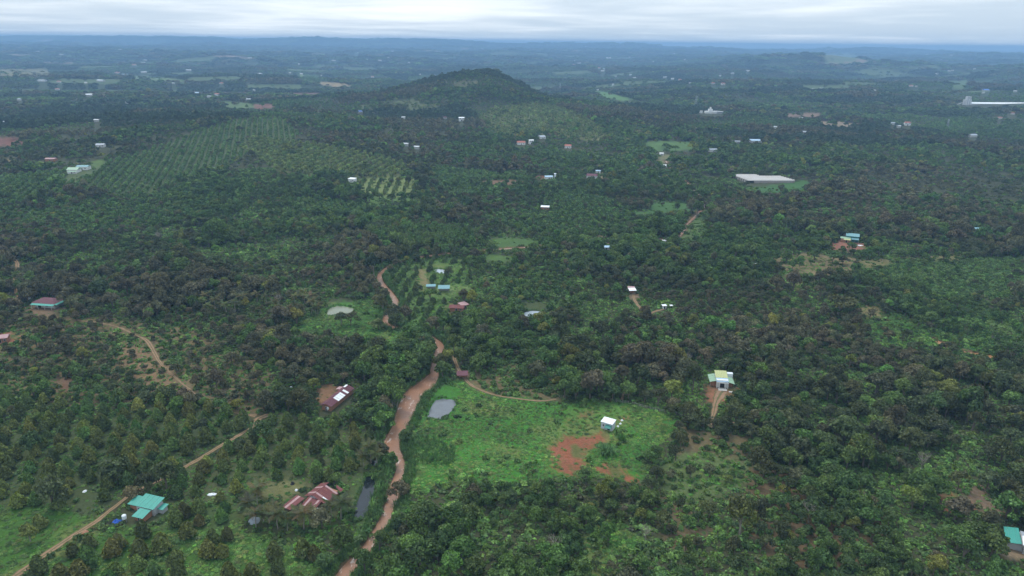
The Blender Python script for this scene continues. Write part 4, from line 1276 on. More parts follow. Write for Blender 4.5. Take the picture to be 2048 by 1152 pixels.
# --- far houses: px, py, width in px, colour of wall and roof
FAR = [(92, 82, 5, 'w'), (76, 104, 6, 'w'), (123, 110, 9, 'w'), (240, 100, 6, 'g'), (166, 101, 3, 't'), (248, 129, 8, 'w'), (268, 131, 11, 'r'), (286, 127, 13, 'w'), (291, 121, 7, 'g'),
       (235, 147, 11, 'r'), (250, 151, 14, 'b'), (288, 146, 14, 'g'), (377, 142, 14, 'w'), (414, 110, 7, 'w'), (500, 117, 11, 'g'), (85, 163, 18, 'g'), (118, 165, 9, 'r'), (172, 167, 6, 'w'),
       (202, 163, 18, 'w'), (115, 180, 9, 'r'), (180, 192, 17, 'w'), (228, 188, 13, 'g'), (347, 168, 6, 'w'), (443, 168, 9, 'r'), (392, 188, 16, 'b'), (419, 195, 9, 'g'), (434, 192, 11, 'R'),
       (497, 201, 10, 'g'), (508, 182, 6, 'w'), (12, 248, 13, 'w'), (194, 244, 5, 'w'), (255, 207, 6, 'w'), (40, 201, 10, 'g'),
       (520, 149, 10, 'w'), (580, 147, 5, 'w'), (603, 149, 7, 'w'), (643, 152, 4, 'w'), (745, 155, 8, 'r'), (667, 122, 9, 'w'), (733, 120, 6, 'w'), (760, 122, 9, 'w'), (778, 116, 6, 'w'),
       (793, 98, 24, 'w'), (717, 106, 5, 'w'), (886, 125, 8, 'W'), (818, 126, 5, 'w'), (710, 190, 6, 'w'), (721, 226, 11, 'B'), (807, 238, 5, 'w'), (923, 242, 13, 'W'), (840, 150, 4, 'w'),
       (869, 152, 5, 'w'), (890, 238, 5, 'm'), (598, 129, 4, 'w'), (785, 103, 6, 'w'), (905, 82, 5, 'w'), (976, 98, 5, 'w'),
       (1140, 125, 5, 'w'), (1148, 130, 8, 'r'), (1158, 127, 8, 'w'), (1150, 123, 5, 'w'), (1196, 120, 8, 'w'), (1217, 117, 15, 'W'), (1230, 133, 9, 'W'), (1205, 143, 9, 'w'), (1208, 139, 6, 'b'),
       (1198, 137, 7, 'r'), (1260, 151, 8, 'w'), (1269, 157, 7, 'w'), (1232, 154, 5, 'g'), (1130, 158, 5, 'w'), (1226, 171, 4, 'W'), (1195, 181, 5, 'w'), (1306, 124, 4, 'w'), (1370, 120, 5, 'w'), (1259, 115, 4, 'w'),
       (1172, 94, 4, 'w'), (1330, 156, 9, 'g'), (1345, 159, 8, 'w'), (1360, 161, 9, 'r'), (1380, 167, 6, 'g'), (1426, 168, 9, 'r'), (1446, 170, 10, 'R'), (1440, 153, 6, 'w'), (1465, 148, 8, 'g'), (1495, 143, 9, 'w'), (1508, 181, 8, 'g'),
       (1594, 181, 6, 'w'), (1602, 180, 5, 'g'), (1626, 180, 7, 'w'), (1642, 179, 9, 'w'), (1691, 181, 5, 'g'), (1749, 184, 4, 'W'), (1822, 173, 9, 'r'), (1832, 174, 5, 'w'), (1874, 149, 7, 'w'), (1898, 143, 6, 'w'), (1905, 142, 5, 'w'),
       (1971, 182, 13, 'B'), (1966, 187, 5, 'w'), (1882, 120, 5, 'w'), (1902, 111, 6, 'w'), (1855, 109, 4, 'w'), (1735, 118, 11, 'w'), (1655, 99, 4, 'w'),
       (1785, 249, 9, 'g'), (1814, 251, 14, 'R'), (1797, 255, 5, 'w'), (1945, 274, 16, 'g'), (2030, 184, 7, 'w'), (2004, 180, 11, 'g'), (2021, 224, 8, 'w'), (2025, 229, 5, 'r'), (1999, 238, 9, 'r'),
       (1608, 267, 4, 'w'), (1551, 257, 4, 'w'), (1602, 239, 3, 'w'), (1949, 139, 5, 'w'), (812, 292, 5, 'w'), (834, 298, 4, 'w'), (1062, 288, 4, 'W'), (965, 98, 6, 'w'), (1348, 108, 8, 'w')]
FARR = sheet_mat('weathered_pale_sheet', (0.50, 0.52, 0.53), 0.5, (0.36, 0.33, 0.3), 0.5)
FARW_ = plain_mat('weathered_wall', (0.50, 0.48, 0.44), 0.85, 0.2, 0.3)
ROOFN = {'w': (FARR, FARW_, 'white-roofed'), 'g': (GREYR, FARW_, 'grey-roofed'), 'r': (REDT, FARW_, 'red-roofed'), 'b': (PBLUE, GREYW, 'pale blue-roofed'),
         'R': (REDT, WHITE, 'tall red-roofed white'), 'W': (WHITER, WHITE, 'tall white'), 'B': (BLUER, GREYW, 'bright blue-roofed'), 'm': (MAROON, GREYW, 'maroon-roofed'), 't': (GREYR, WHITE, 'narrow tall white')}
MARK = [(at(950, 150), 'near the wooded hill'), (at(1200, 130), 'in the distant village beyond the hill'), (at(250, 145), 'in the hamlet by the pale far field'),
        (at(1933, 210), 'near the long white barn'), (at(430, 195), 'behind the dark plantation block'), (at(1421, 227), 'near the far white temple'),
        (at(780, 110), 'on the blue plain behind the dark tree belts'), (at(1680, 120), 'under the far grassy hilltop'), (at(1700, 245), 'beside the bare tan fields'),
        (at(100, 170), 'in the woods before the pale far field'), (at(620, 155), 'beside the rows of the far orchard'), (at(1850, 150), 'on the wooded plain beyond the barn'),
        (at(1100, 285), 'below the hill plantation'), (at(1440, 165), 'along the far road')]
for (x, y, w, k) in FAR:
    p = at(x, y); g = mpp(p)
    rm, wm, nm = ROOFN[k]
    W_ = min(max(w * g * 0.78, 6.0), 45.0 if w > 14 else 24.0)
    tall = k in 'RWt'
    d_ = min(W_ * 0.75, 13)
    hh = (5.2 if tall else 3.1) + 0.02 * W_
    dist = math.hypot(p[0], p[1])
    if dist > 3000: hh *= 1.25
    md = min(MARK, key=lambda q: (q[0][0] - p[0]) ** 2 + (q[0][1] - p[1]) ** 2)
    dep = max((CAM[2] - p[2]) / dist, 0.012)
    clear(p, 0.55 * W_, min(8.0 / dep * 1.1, 260))
    t = tag(empty('house', p, R(random.uniform(-22, 22))), f'{nm} house {md[1]}', 'house', 'houses scattered over the far plain')
    a, b = W_ / 2, d_ / 2
    bx('wall', -a, a, -b, b, -0.5, hh, wm, t)
    o = 0.6; rs = min(0.22 * d_, 2.4)
    hip = a * (0.45 if k in 'rRm' else 0.0)
    V = [(-a - o, -b - o, hh), (a + o, -b - o, hh), (a + o, b + o, hh), (-a - o, b + o, hh), (-a - o + hip, 0, hh + rs), (a + o - hip, 0, hh + rs)]
    obj('roof', mesh('roof', V, [(0, 1, 5, 4), (1, 2, 5), (2, 3, 4, 5), (3, 0, 4), (3, 2, 1, 0)], rm), t)
    if tall and dist < 3500:
        opening('door', -1, 1, 0, 2.4, -b, t, DARK)
        opening('window', -a + 1, -a + 2.6, 3.6, 5.4, -b, t); opening('window', a - 2.6, a - 1, 3.6, 5.4, -b, t)

# --- pylons of a far power line
def pylon(px, py, hpx, label):
    p = at(px, py); H = min(hpx * mpp(p), 45)
    t = tag(empty('power_pylon', p, 0.3), label, 'pylon', 'pylons of the far power line')
    w0, w1 = H * 0.10, H * 0.025
    for sx in (-1, 1):
        for sy in (-1, 1):
            beam('leg', (sx * w0, sy * w0, 0), (sx * w1, sy * w1, H), 0.22, STEEL, t, 4)
    for z in (0.66, 0.8, 0.94):
        bx('crossarm', -H * 0.13, H * 0.13, -0.25, 0.25, H * z, H * z + 0.5, STEEL, t)
    for k in range(6):
        za, zb = H * k / 7, H * (k + 1) / 7
        wa, wb = w0 + (w1 - w0) * k / 7, w0 + (w1 - w0) * (k + 1) / 7
        beam('brace', (-wa, -wa, za), (wb, -wb, zb), 0.12, STEEL, t, 4)
        beam('brace', (wa, wa, za), (-wb, wb, zb), 0.12, STEEL, t, 4)


pylon(1391, 216, 24, 'thin steel power pylon beside the white temple')
pylon(1894, 258, 20, 'thin steel power pylon in the woods before the long barn')
pylon(1120, 180, 14, 'thin steel power pylon at the foot of the wooded hill')

# ------------------------------------------------------------------ vegetation meshes
class Leafy:
    def __init__(self, seed):
        self.r = np.random.default_rng(seed)
        self.V = []; self.F = []; self.S = []; self.n = 0

    def cards(self, c, nrm, size, spread=0.55, aspect=(0.6, 1.0), shade=(0.55, 1.5), lobe=1.0):
        r = self.r; k = len(c)
        size = np.broadcast_to(np.asarray(size, float), (k,))
        d = nrm + spread * r.normal(size=(k, 3))
        d /= np.linalg.norm(d, axis=1)[:, None] + 1e-9
        t = r.normal(size=(k, 3)); u = np.cross(d, t); u /= np.linalg.norm(u, axis=1)[:, None] + 1e-9
        v = np.cross(d, u)
        a = size * 0.5; b = a * r.uniform(aspect[0], aspect[1], k)
        off = []
        for sx, sy in ((-1, -0.75), (1, -1), (0.8, 1), (-1, 0.85)):
            j = r.uniform(0.7, 1.2, (k, 2))
            off.append(c + u * (a * sx * j[:, 0])[:, None] + v * (b * sy * j[:, 1])[:, None] + d * (r.normal(size=k) * 0.12 * size)[:, None])
        Vv = np.stack(off, 1).reshape(-1, 3)
        idx = self.n + np.arange(k * 4).reshape(k, 4)
        self.V.append(Vv); self.F.append(idx); self.n += k * 4
        sh = r.uniform(shade[0], shade[1], k) * lobe
        self.S.append(np.repeat(sh, 4))

    def strip(self, pts, widths, nrm, shade):
        """a ribbon blade along pts"""
        pts = np.asarray(pts, float); k = len(pts)
        tan = np.gradient(pts, axis=0); tan /= np.linalg.norm(tan, axis=1)[:, None] + 1e-9
        s = np.cross(tan, nrm); s /= np.linalg.norm(s, axis=1)[:, None] + 1e-9
        w = np.asarray(widths)[:, None] * 0.5
        Vv = np.stack([pts - s * w, pts + s * w], 1).reshape(-1, 3)
        i = self.n + np.arange(k - 1) * 2
        self.F.append(np.stack([i, i + 1, i + 3, i + 2], -1))
        self.V.append(Vv); self.n += 2 * k
        self.S.append(np.full(2 * k, shade))

    def get(self):
        return np.concatenate(self.V), np.concatenate(self.F), np.concatenate(self.S)


def leaf_mesh(name, V, F, S, tv=None, tf=None, bark=None):
    """crown (and trunk if given) as one mesh with a per-leaf shade attribute"""
    nv = len(V)
    if tv is not None:
        allV = np.concatenate([V, np.asarray(tv)]); allF = [tuple(f) for f in F] + [tuple(i + nv for i in f) for f in tf]
        S = np.concatenate([S, np.ones(len(tv))])
        mi = [0] * len(F) + [1] * len(tf)
        me = mesh(name, allV, allF, [FOL, bark or BARK], mi)
    else:
        me = mesh(name, V, F, FOL)
    a = me.attributes.new('leaf_shade', 'FLOAT', 'POINT')
    a.data.foreach_set('value', np.asarray(S, np.float32))
    return me


def tube(path, rad, n=5):
    V = []; F = []
    path = np.asarray(path, float)
    for i, (p, r) in enumerate(zip(path, rad)):
        d = path[min(i + 1, len(path) - 1)] - path[max(i - 1, 0)]
        d = d / (np.linalg.norm(d) + 1e-9)
        t = np.array((1.0, 0, 0)) if abs(d[0]) < 0.8 else np.array((0, 1.0, 0))
        u = np.cross(d, t); u /= np.linalg.norm(u); w = np.cross(d, u)
        for k in range(n):
            a = 2 * math.pi * k / n
            V.append(p + r * (u * math.cos(a) + w * math.sin(a)))
    for i in range(len(path) - 1):
        for k in range(n):
            F.append((i * n + k, i * n + (k + 1) % n, (i + 1) * n + (k + 1) % n, (i + 1) * n + k))
    return V, F


def join_tubes(lst):
    V = []; F = []
    for v, f in lst:
        o = len(V); V += list(v); F += [tuple(i + o for i in q) for q in f]
    return V, F


def broad(seed, ncard, leaf, sparse=False, lod=False):
    """spreading crown of many lobes, radius 1 m, top at about 1.9 m; scaled when placed"""
    L = Leafy(seed); r = L.r
    nl = int(r.integers(9, 15)) if not lod else 7
    lob = []
    lean = r.uniform(-0.12, 0.12, 2)
    asp = r.uniform(0.78, 1.1)
    for i in range(nl):
        a = 2 * math.pi * (i * 0.381966 + r.uniform(-0.12, 0.12)); q = 0.74 * math.sqrt((i + 0.3) / nl)
        q *= r.uniform(0.72, 1.2)
        z = 0.72 + 0.85 * (1 - q * q) + r.uniform(-0.30, 0.20)
        lob.append((q * math.cos(a) + lean[0] * z, q * math.sin(a) * asp + lean[1] * z, max(z, 0.42), r.uniform(0.22, 0.42)))
    lob = np.array(lob)
    tot = (lob[:, 3] ** 2).sum()
    for c in lob:
        k = max(4, int(ncard * c[3] ** 2 / tot))
        v = r.normal(size=(k * 2, 3)); v /= np.linalg.norm(v, axis=1)[:, None]
        v = v[v[:, 2] > -0.6][:k]
        p = c[:3] + v * (c[3] * np.minimum(r.uniform(0.62, 1.22, len(v)), 1.15))[:, None] * np.array((1, 1, 0.82))
        dd = np.linalg.norm((p[:, None, :] - lob[None, :, :3]) / np.array((1, 1, 0.82)), axis=2) - lob[None, :, 3] * 0.62
        keep = dd.min(1) > -0.02
        if sparse: keep &= r.random(len(p)) < 0.5
        p = p[keep]; v = v[keep]
        if len(p):
            L.cards(p, v + np.array((0, 0, 0.25)), r.uniform(0.55, 1.3, len(p)) * leaf, 0.55, lobe=r.uniform(0.75, 1.3))
    tubes = [tube([(0, 0, -0.1), (0.02, 0.01, 0.4), (0.0, 0.03, 0.85)], [0.075, 0.055, 0.045], 5 if not lod else 3)]
    if not lod:
        for c in lob[:5]:
            m = np.array((c[0] * 0.45, c[1] * 0.45, 0.55 + 0.4 * (c[2] - 0.6)))
            tubes.append(tube([(0, 0, 0.42), m, (c[0], c[1], c[2] + 0.05)], [0.04, 0.027, 0.012], 4))
    return L.get(), join_tubes(tubes)


def durian(seed, ncard, leaf, lod=False):
    """conical crown, radius 1, height about 2.5"""
    L = Leafy(seed); r = L.r
    H = r.uniform(1.75, 2.2)
    k = ncard
    t = r.random(k * 3)
    t = t[r.random(k * 3) < (1 - t) ** 0.55 + 0.08][:k]
    k = len(t)
    a = r.uniform(0, 2 * math.pi, k)
    ph = r.uniform(0, 6.28, 4)
    H *= 1.06
    lay = 0.5 + 0.5 * np.sin(t * 22 + 2.0 * np.sin(a * 2 + ph[0]))
    rad = (1 - t) ** 0.52 * (0.86 + 0.13 * np.sin(3 * a + ph[1] + 5 * t) + 0.16 * lay) * r.uniform(0.74, 1.06, k)
    rad = np.where(t < 0.12, rad * (0.74 + 2.2 * t), rad)
    p = np.stack([rad * np.cos(a), rad * np.sin(a), 0.28 + t * (H - 0.28)], -1)
    n = np.stack([np.cos(a), np.sin(a), np.full(k, 0.55)], -1)
    L.cards(p, n, r.uniform(0.7, 1.25, k) * leaf, 0.5)
    tr = tube([(0, 0, -0.1), (0, 0, 0.6), (0, 0, H * 0.9)], [0.07, 0.05, 0.012], 5 if not lod else 3)
    return L.get(), tr


def roundtree(seed, ncard, leaf):
    L = Leafy(seed); r = L.r
    v = r.normal(size=(ncard, 3)); v /= np.linalg.norm(v, axis=1)[:, None]
    v = v[v[:, 2] > -0.6]
    ph = r.uniform(0, 6.28, 3)
    rad = 0.85 + 0.15 * np.sin(v[:, 0] * 5 + ph[0]) * np.sin(v[:, 1] * 5 + ph[1]) + r.normal(size=len(v)) * 0.07
    p = v * rad[:, None] * np.array((1, 1, 0.85)) + np.array((0, 0, 1.05))
    L.cards(p, v + np.array((0, 0, 0.2)), r.uniform(0.7, 1.25, len(v)) * leaf, 0.45)
    return L.get(), tube([(0, 0, -0.1), (0, 0, 0.9)], [0.07, 0.04], 3)


def shrub(seed, ncard, leaf, flat=0.75, up=0.45):
    """low leafy clump, radius 1, sitting on the ground"""
    L = Leafy(seed); r = L.r
    nl = 4
    for i in range(nl):
        a = r.uniform(0, 6.28); q = r.uniform(0.1, 0.6); s = r.uniform(0.45, 0.7)
        k = max(3, ncard // nl)
        v = r.normal(size=(k, 3)); v[:, 2] = np.abs(v[:, 2]); v /= np.linalg.norm(v, axis=1)[:, None]
        p = np.array((q * math.cos(a), q * math.sin(a), 0.12)) + v * (s * r.uniform(0.6, 1.1, k))[:, None] * np.array((1, 1, flat * 1.3))
        L.cards(p, v + np.array((0, 0, up)), r.uniform(0.6, 1.3, k) * leaf, 0.5 if up < 1 else 0.35, lobe=r.uniform(0.75, 1.25))
    return L.get(), None


def reeds(seed, nb, w=0.05):
    """tuft of tall arching blades, radius about 1"""
    L = Leafy(seed); r = L.r
    for i in range(nb):
        a = r.uniform(0, 6.28); q = 0.45 * math.sqrt(r.random()); h = r.uniform(0.6, 1.25); o = r.uniform(0.15, 0.7)
        b = np.array((q * math.cos(a), q * math.sin(a), 0.0)); d = np.array((math.cos(a + r.uniform(-.6, .6)), math.sin(a + r.uniform(-.6, .6)), 0))
        pts = [b, b + d * o * 0.25 + (0, 0, h * 0.6), b + d * o * 0.65 + (0, 0, h * 0.95), b + d * o * 1.1 + (0, 0, h * 0.78)]
        L.strip(pts, [w, w * 1.3, w, w * 0.2], np.cross(d, (0, 0, 1.0)) * 0 + np.array((-d[0], -d[1], 0.6)), r.uniform(0.6, 1.5))
    return L.get(), None


def bamboo(seed, nstem, nleaf):
    L = Leafy(seed); r = L.r
    tubes = []
    for i in range(nstem):
        a = r.uniform(0, 6.28); q = 0.25 * math.sqrt(r.random()); h = r.uniform(1.6, 2.5); o = r.uniform(0.35, 1.0)
        b = np.array((q * math.cos(a), q * math.sin(a), 0.0)); d = np.array((math.cos(a), math.sin(a), 0))
        pts = [b, b + d * o * 0.2 + (0, 0, h * 0.5), b + d * o * 0.6 + (0, 0, h * 0.9), b + d * o + (0, 0, h * 0.92)]
        tubes.append(tube(pts, [0.02, 0.016, 0.01, 0.004], 3))
        t = r.uniform(0.3, 1.0, nleaf)
        P_ = np.array(pts); seg = np.clip((t * 3).astype(int), 0, 2); f = (t * 3 - seg)[:, None]
        c = P_[seg] * (1 - f) + P_[seg + 1] * f + r.normal(size=(nleaf, 3)) * 0.10
        n = np.tile(d * 0.5 + np.array((0, 0, 0.7)), (nleaf, 1))
        L.cards(c, n, r.uniform(0.12, 0.24, nleaf), 0.6, (0.35, 0.6))
    return L.get(), join_tubes(tubes)


def frond(seed):
    """one palm frond: arching rib with hanging leaflets, length 1, growing along +x"""
    L = Leafy(seed); r = L.r
    n = 9
    t = np.linspace(0, 1, n)
    P_ = np.stack([t * 0.93, 0.02 * np.sin(t * 3), 0.30 * t - 0.52 * t * t], -1)
    L.strip(P_, 0.03 * (1 - t * 0.8), np.array((0, 0, 1.0)), 1.2)
    for k in range(1, n):
        for s in (-1, 1):
            ln = 0.30 * math.sin(0.5 + 2.4 * t[k]) + 0.05
            for q in (0, 0.5):
                b = P_[k - 1] * q + P_[k] * (1 - q)
                tip = b + np.array((0.12, s * ln * 0.85, -0.35 * ln - 0.06 * r.random()))
                mid = b * 0.45 + tip * 0.55 + np.array((0, 0, 0.06 * ln))
                L.strip([b, mid, tip], [0.045, 0.05, 0.012], np.array((0, s * 0.5, 1.0)), r.uniform(0.7, 1.35))
    return L.get()


def banana_leaf(seed):
    L = Leafy(seed); r = L.r
    n = 6
    t = np.linspace(0, 1, n)
    P_ = np.stack([t * 0.8, 0 * t, 0.55 * t - 0.75 * t * t], -1)
    w = 0.28 * np.sin(np.clip(t * 1.15 + 0.12, 0, 1) * math.pi) ** 0.6
    w[0] = 0.03; w[-1] = 0.02
    for s in (-1, 1):
        Q = P_ + np.array((0, s, 0.0)) * (w * 0.25)[:, None] + np.array((0, 0, 0.02))
        L.strip(Q, w * 0.5, np.array((0, -s * 0.35, 1.0)), 0.9 + 0.25 * (s > 0))
    return L.get()


# leaf palettes (linear albedo)
PAL = {
    'dark': [(0.044, 0.058, 0.022), (0.050, 0.062, 0.028), (0.038, 0.054, 0.020), (0.056, 0.064, 0.024)],
    'brown': [(0.074, 0.070, 0.038), (0.064, 0.066, 0.035), (0.082, 0.076, 0.044), (0.058, 0.064, 0.032)],
    'mid': [(0.050, 0.090, 0.022), (0.058, 0.094, 0.022), (0.045, 0.082, 0.024)],
    'fresh': [(0.065, 0.125, 0.030), (0.055, 0.115, 0.026), (0.078, 0.130, 0.034)],
    'yellow': [(0.115, 0.125, 0.026), (0.098, 0.115, 0.026)],
    'durian': [(0.080, 0.102, 0.026), (0.068, 0.095, 0.026), (0.090, 0.108, 0.028), (0.056, 0.090, 0.025), (0.104, 0.118, 0.028)],
    'durian2': [(0.082, 0.094, 0.024), (0.094, 0.098, 0.025), (0.066, 0.090, 0.025), (0.070, 0.086, 0.024)],
    'orchard': [(0.055, 0.088, 0.028), (0.062, 0.092, 0.030), (0.050, 0.080, 0.026)],
    'plant': [(0.062, 0.112, 0.034), (0.055, 0.102, 0.030), (0.070, 0.118, 0.036)],
    'plant2': [(0.092, 0.130, 0.042), (0.080, 0.120, 0.038), (0.104, 0.136, 0.042)],
    'coffee': [(0.052, 0.100, 0.026), (0.046, 0.088, 0.024), (0.064, 0.110, 0.028)],
    'bamboo': [(0.062, 0.110, 0.030), (0.050, 0.098, 0.026), (0.074, 0.118, 0.034)],
    'rubber': [(0.032, 0.052, 0.024), (0.028, 0.048, 0.022)],
    'lush': [(0.068, 0.165, 0.024), (0.085, 0.180, 0.028), (0.056, 0.140, 0.024), (0.105, 0.185, 0.032)],
    'straw': [(0.115, 0.165, 0.040), (0.13, 0.17, 0.045), (0.09, 0.16, 0.035)],
    'reed': [(0.060, 0.115, 0.042), (0.052, 0.105, 0.036)],
    'palm': [(0.105, 0.115, 0.045), (0.12, 0.12, 0.05), (0.085, 0.105, 0.042)],
    'banana': [(0.07, 0.14, 0.05), (0.06, 0.125, 0.04), (0.085, 0.15, 0.06)],
    'bare': [(0.13, 0.105, 0.085), (0.11, 0.09, 0.075)],
}


def pick(pal, n, jitter=0.16, r=rng):
    a = np.array(PAL[pal])
    c = a[r.integers(0, len(a), n)]
    g = 1.05 if pal in ('lush', 'straw', 'banana', 'palm') else 1.42
    c = c * np.array((1.05, 1.0, 0.92))
    return g * c * np.exp(r.normal(size=(n, 1)) * jitter) * r.uniform(0.92, 1.08, (n, 3))


# ------------------------------------------------------------------ scattering
def grid(x0, x1, y0, y1, sx, sy, rot, jit, r=rng):
    cx_, cy_ = 0.5 * (x0 + x1), 0.5 * (y0 + y1)
    D = 0.5 * math.hypot(x1 - x0, y1 - y0)
    u, v = np.meshgrid(np.arange(-D, D, sx), np.arange(-D, D, sy))
    u = u.ravel(); v = v.ravel()
    u = u + r.uniform(-jit, jit, u.shape) * sx; v = v + r.uniform(-jit, jit, v.shape) * sy
    c, s = math.cos(R(rot)), math.sin(R(rot))
    x = cx_ + u * c - v * s; y = cy_ + u * s + v * c
    k = (x > x0) & (x < x1) & (y > y0) & (y < y1)
    return x[k], y[k]


def wedge(x, y, half=40.5, r0=150, r1=1e9):
    d = np.hypot(x, y)
    return (np.abs(np.degrees(np.arctan2(x, y))) < np.where(d < 420, 47.0, half)) & (d > r0) & (d < r1)


LINES = [RIVER, CREEK] + [(p_, w_) for _, p_, w_ in PATHW[:8]]


def line_clear(x, y, rad):
    m = np.ones(x.shape, bool)
    for pts, wid in LINES:
        b = 40
        q = (x > pts[:, 0].min() - b) & (x < pts[:, 0].max() + b) & (y > pts[:, 1].min() - b) & (y < pts[:, 1].max() + b)
        if q.any():
            d = seg_dist(x[q], y[q], pts, wid)
            m[q] &= d > rad[q]
    return m


class Bag:
    """plants of one kind: position, scale, tint, variant"""
    def __init__(self):
        self.x = []; self.y = []; self.z = []; self.s = []; self.t = []; self.pal = []

    def add(self, x, y, z, s, t, pal):
        self.x.append(x); self.y.append(y); self.z.append(z); self.s.append(s); self.t.append(t)
        self.pal.append(np.full(len(x), pal, dtype='U10') if isinstance(pal, str) else pal)

    def arr(self):
        return [np.concatenate(a) for a in (self.x, self.y, self.z, self.s, self.t, self.pal)]


WOODS, DUR, ROUND, COF, BAM, UNDER, WEED, REED, FARW, GROVE = [Bag() for _ in range(10)]
ZW = np.array([z['wood'] for z in Z] + [1.0])
ZU = np.array([z['under'] for z in Z] + [1.0])
ZE = np.array([z['weed'] for z in Z] + [0.0])
ZS = np.array([z['size'] for z in Z] + [1.0])
ZOPEN = np.array([z['wood'] < 0.13 and (z['pat'] is None or z['name'] in ('coffee rows', 'riverside orchard', 'young orchard', 'lawn', 'lawn orchard')) for z in Z] + [False])


def woods(r0, r1, sp, rmin, rmax, bag, tall=1.0):
    w = r1 * 0.78
    x, y = grid(-w, w, r0 * 0.7, r1, sp, sp, 11, 0.48)
    k = wedge(x, y, 41, r0, r1); x = x[k]; y = y[k]
    z = h0(x, y)
    px, py, d = to_px(x, y, z)
    zi = zone_index(px, py)
    dens = ZW[zi].copy()
    r = np.hypot(x, y)
    n1 = fbm(x / 55, y / 55, 31, 2); n2 = fbm(x / 120, y / 120, 32, 2)
    p1, p2 = parcel(x, y)
    far = (r > 1150) & (zi < 0)
    size = rng.uniform(rmin, rmax, x.shape) * ZS[zi] * np.clip(1 + (n1 - 0.5) * 2.0, 0.6, 1.45) * np.exp(rng.normal(size=x.shape) * 0.12) * np.where((rng.random(x.shape) < 0.03) & (r < 760), 1.4, 1.0)
    # a gap here and there in the woods
    gap = (fbm(x / 22, y / 22, 33, 2) < 0.39) & (r < 1150)
    dens[gap & (zi < 0)] *= 0.22
    openp = far & (p1 < 0.125) & (r > 2300)
    dens[openp] *= 0.06
    cof = far & (p1 >= 0.125) & (p1 < 0.36)
    size[cof] *= 0.62
    k = (rng.random(x.shape) < dens)
    tx, ty, _d = to_px(x, y, z + 1.5 * size * tall)
    zt = zone_index(tx, ty)
    k &= ~(ZOPEN[zt] & (ZW[zi] > 0.3) & (rng.random(x.shape) > 0.12))
    k &= line_clear(x, y, size * 0.22 + 0.2) & ~pond_mask(x, y, 1.5)
    k &= ~clear_mask(x, y, size)
    x, y, z, size, n1, n2, p1, p2, far, cof = [a[k] for a in (x, y, z, size, n1, n2, p1, p2, far, cof)]
    q = rng.random(x.shape)
    pal = np.where(n2 > 0.60, 'brown', np.where(n2 < 0.45, 'mid', 'dark')).astype('U10')
    pal = np.where((q < 0.10), 'mid', pal); pal = np.where((q > 0.972), 'yellow', pal); pal = np.where((q > 0.82) & (q < 0.885), 'brown', pal)
    pal = np.where((q > 0.905) & (q < 0.972), 'fresh', pal)
    pal = np.where(far & (p1 > 0.36) & (p1 < 0.60), 'rubber', pal)
    pal = np.where(cof, 'plant', pal)
    pal = np.where(far & (p1 > 0.92), 'brown', pal)
    pal = pal.astype('U10')
    tint = np.zeros((len(x), 3))
    for c in np.unique(pal):
        m = pal == c
        tint[m] = pick(c, m.sum())
    tint *= (0.85 + 0.3 * p2)[:, None]
    hs = np.exp(rng.normal(size=x.shape) * 0.16) * tall
    S = np.stack([size, size, size * hs], -1)
    bag.add(x, y, z, S, tint, pal)


woods(122, 760, 4.6, 2.1, 3.7, WOODS, 0.98)
woods(760, 1700, 6.3, 2.8, 4.6, FARW, 0.8)
woods(1700, 4400, 11.5, 5.2, 7.2, FARW, 0.46)
woods(4400, 12500, 46, 22, 32, GROVE, 0.26)


def world_poly(poly):
    return [tuple(at(a, b)[:2]) for a, b in poly]


for zk, zz in enumerate(Z):
    pt = zz['pat']
    if not pt:
        continue
    wp = world_poly(zz['poly'])
    xs = [q[0] for q in wp]; ys = [q[1] for q in wp]
    x, y = grid(min(xs), max(xs), min(ys), max(ys), pt['s'], pt['sy'], pt['rot'], pt['jit'])
    z = h0(x, y)
    px, py, d = to_px(x, y, z)
    k = (zone_index(px, py) == zk) & (rng.random(x.shape) < pt['keep'])
    size = rng.uniform(pt['r'][0], pt['r'][1], x.shape) * (0.85 + 0.3 * fbm(x / 25, y / 25, 61, 2))
    k &= line_clear(x, y, size * 0.75) & ~pond_mask(x, y, 1.5) & ~clear_mask(x, y, size)
    tx, ty, _d = to_px(x, y, z + 1.6 * size)
    zt = zone_index(tx, ty)
    k &= ~(ZOPEN[zt] & (zt != zk) & (rng.random(x.shape) > 0.15))
    x, y, z, size = x[k], y[k], z[k], size[k]
    tint = pick(pt['tint'], len(x), 0.2)
    S = np.stack([size, size, size * rng.uniform(0.88, 1.15, len(x))], -1)
    if pt['kind'] == 'durian':
        lone = rng.random(len(x)) < 0.16
        tint[lone] = pick('fresh', lone.sum())
    bag = {'durian': DUR, 'round': ROUND, 'coffee': COF, 'bamboo': BAM}[pt['kind']]
    bag.add(x, y, z, S, tint, pt['tint'])


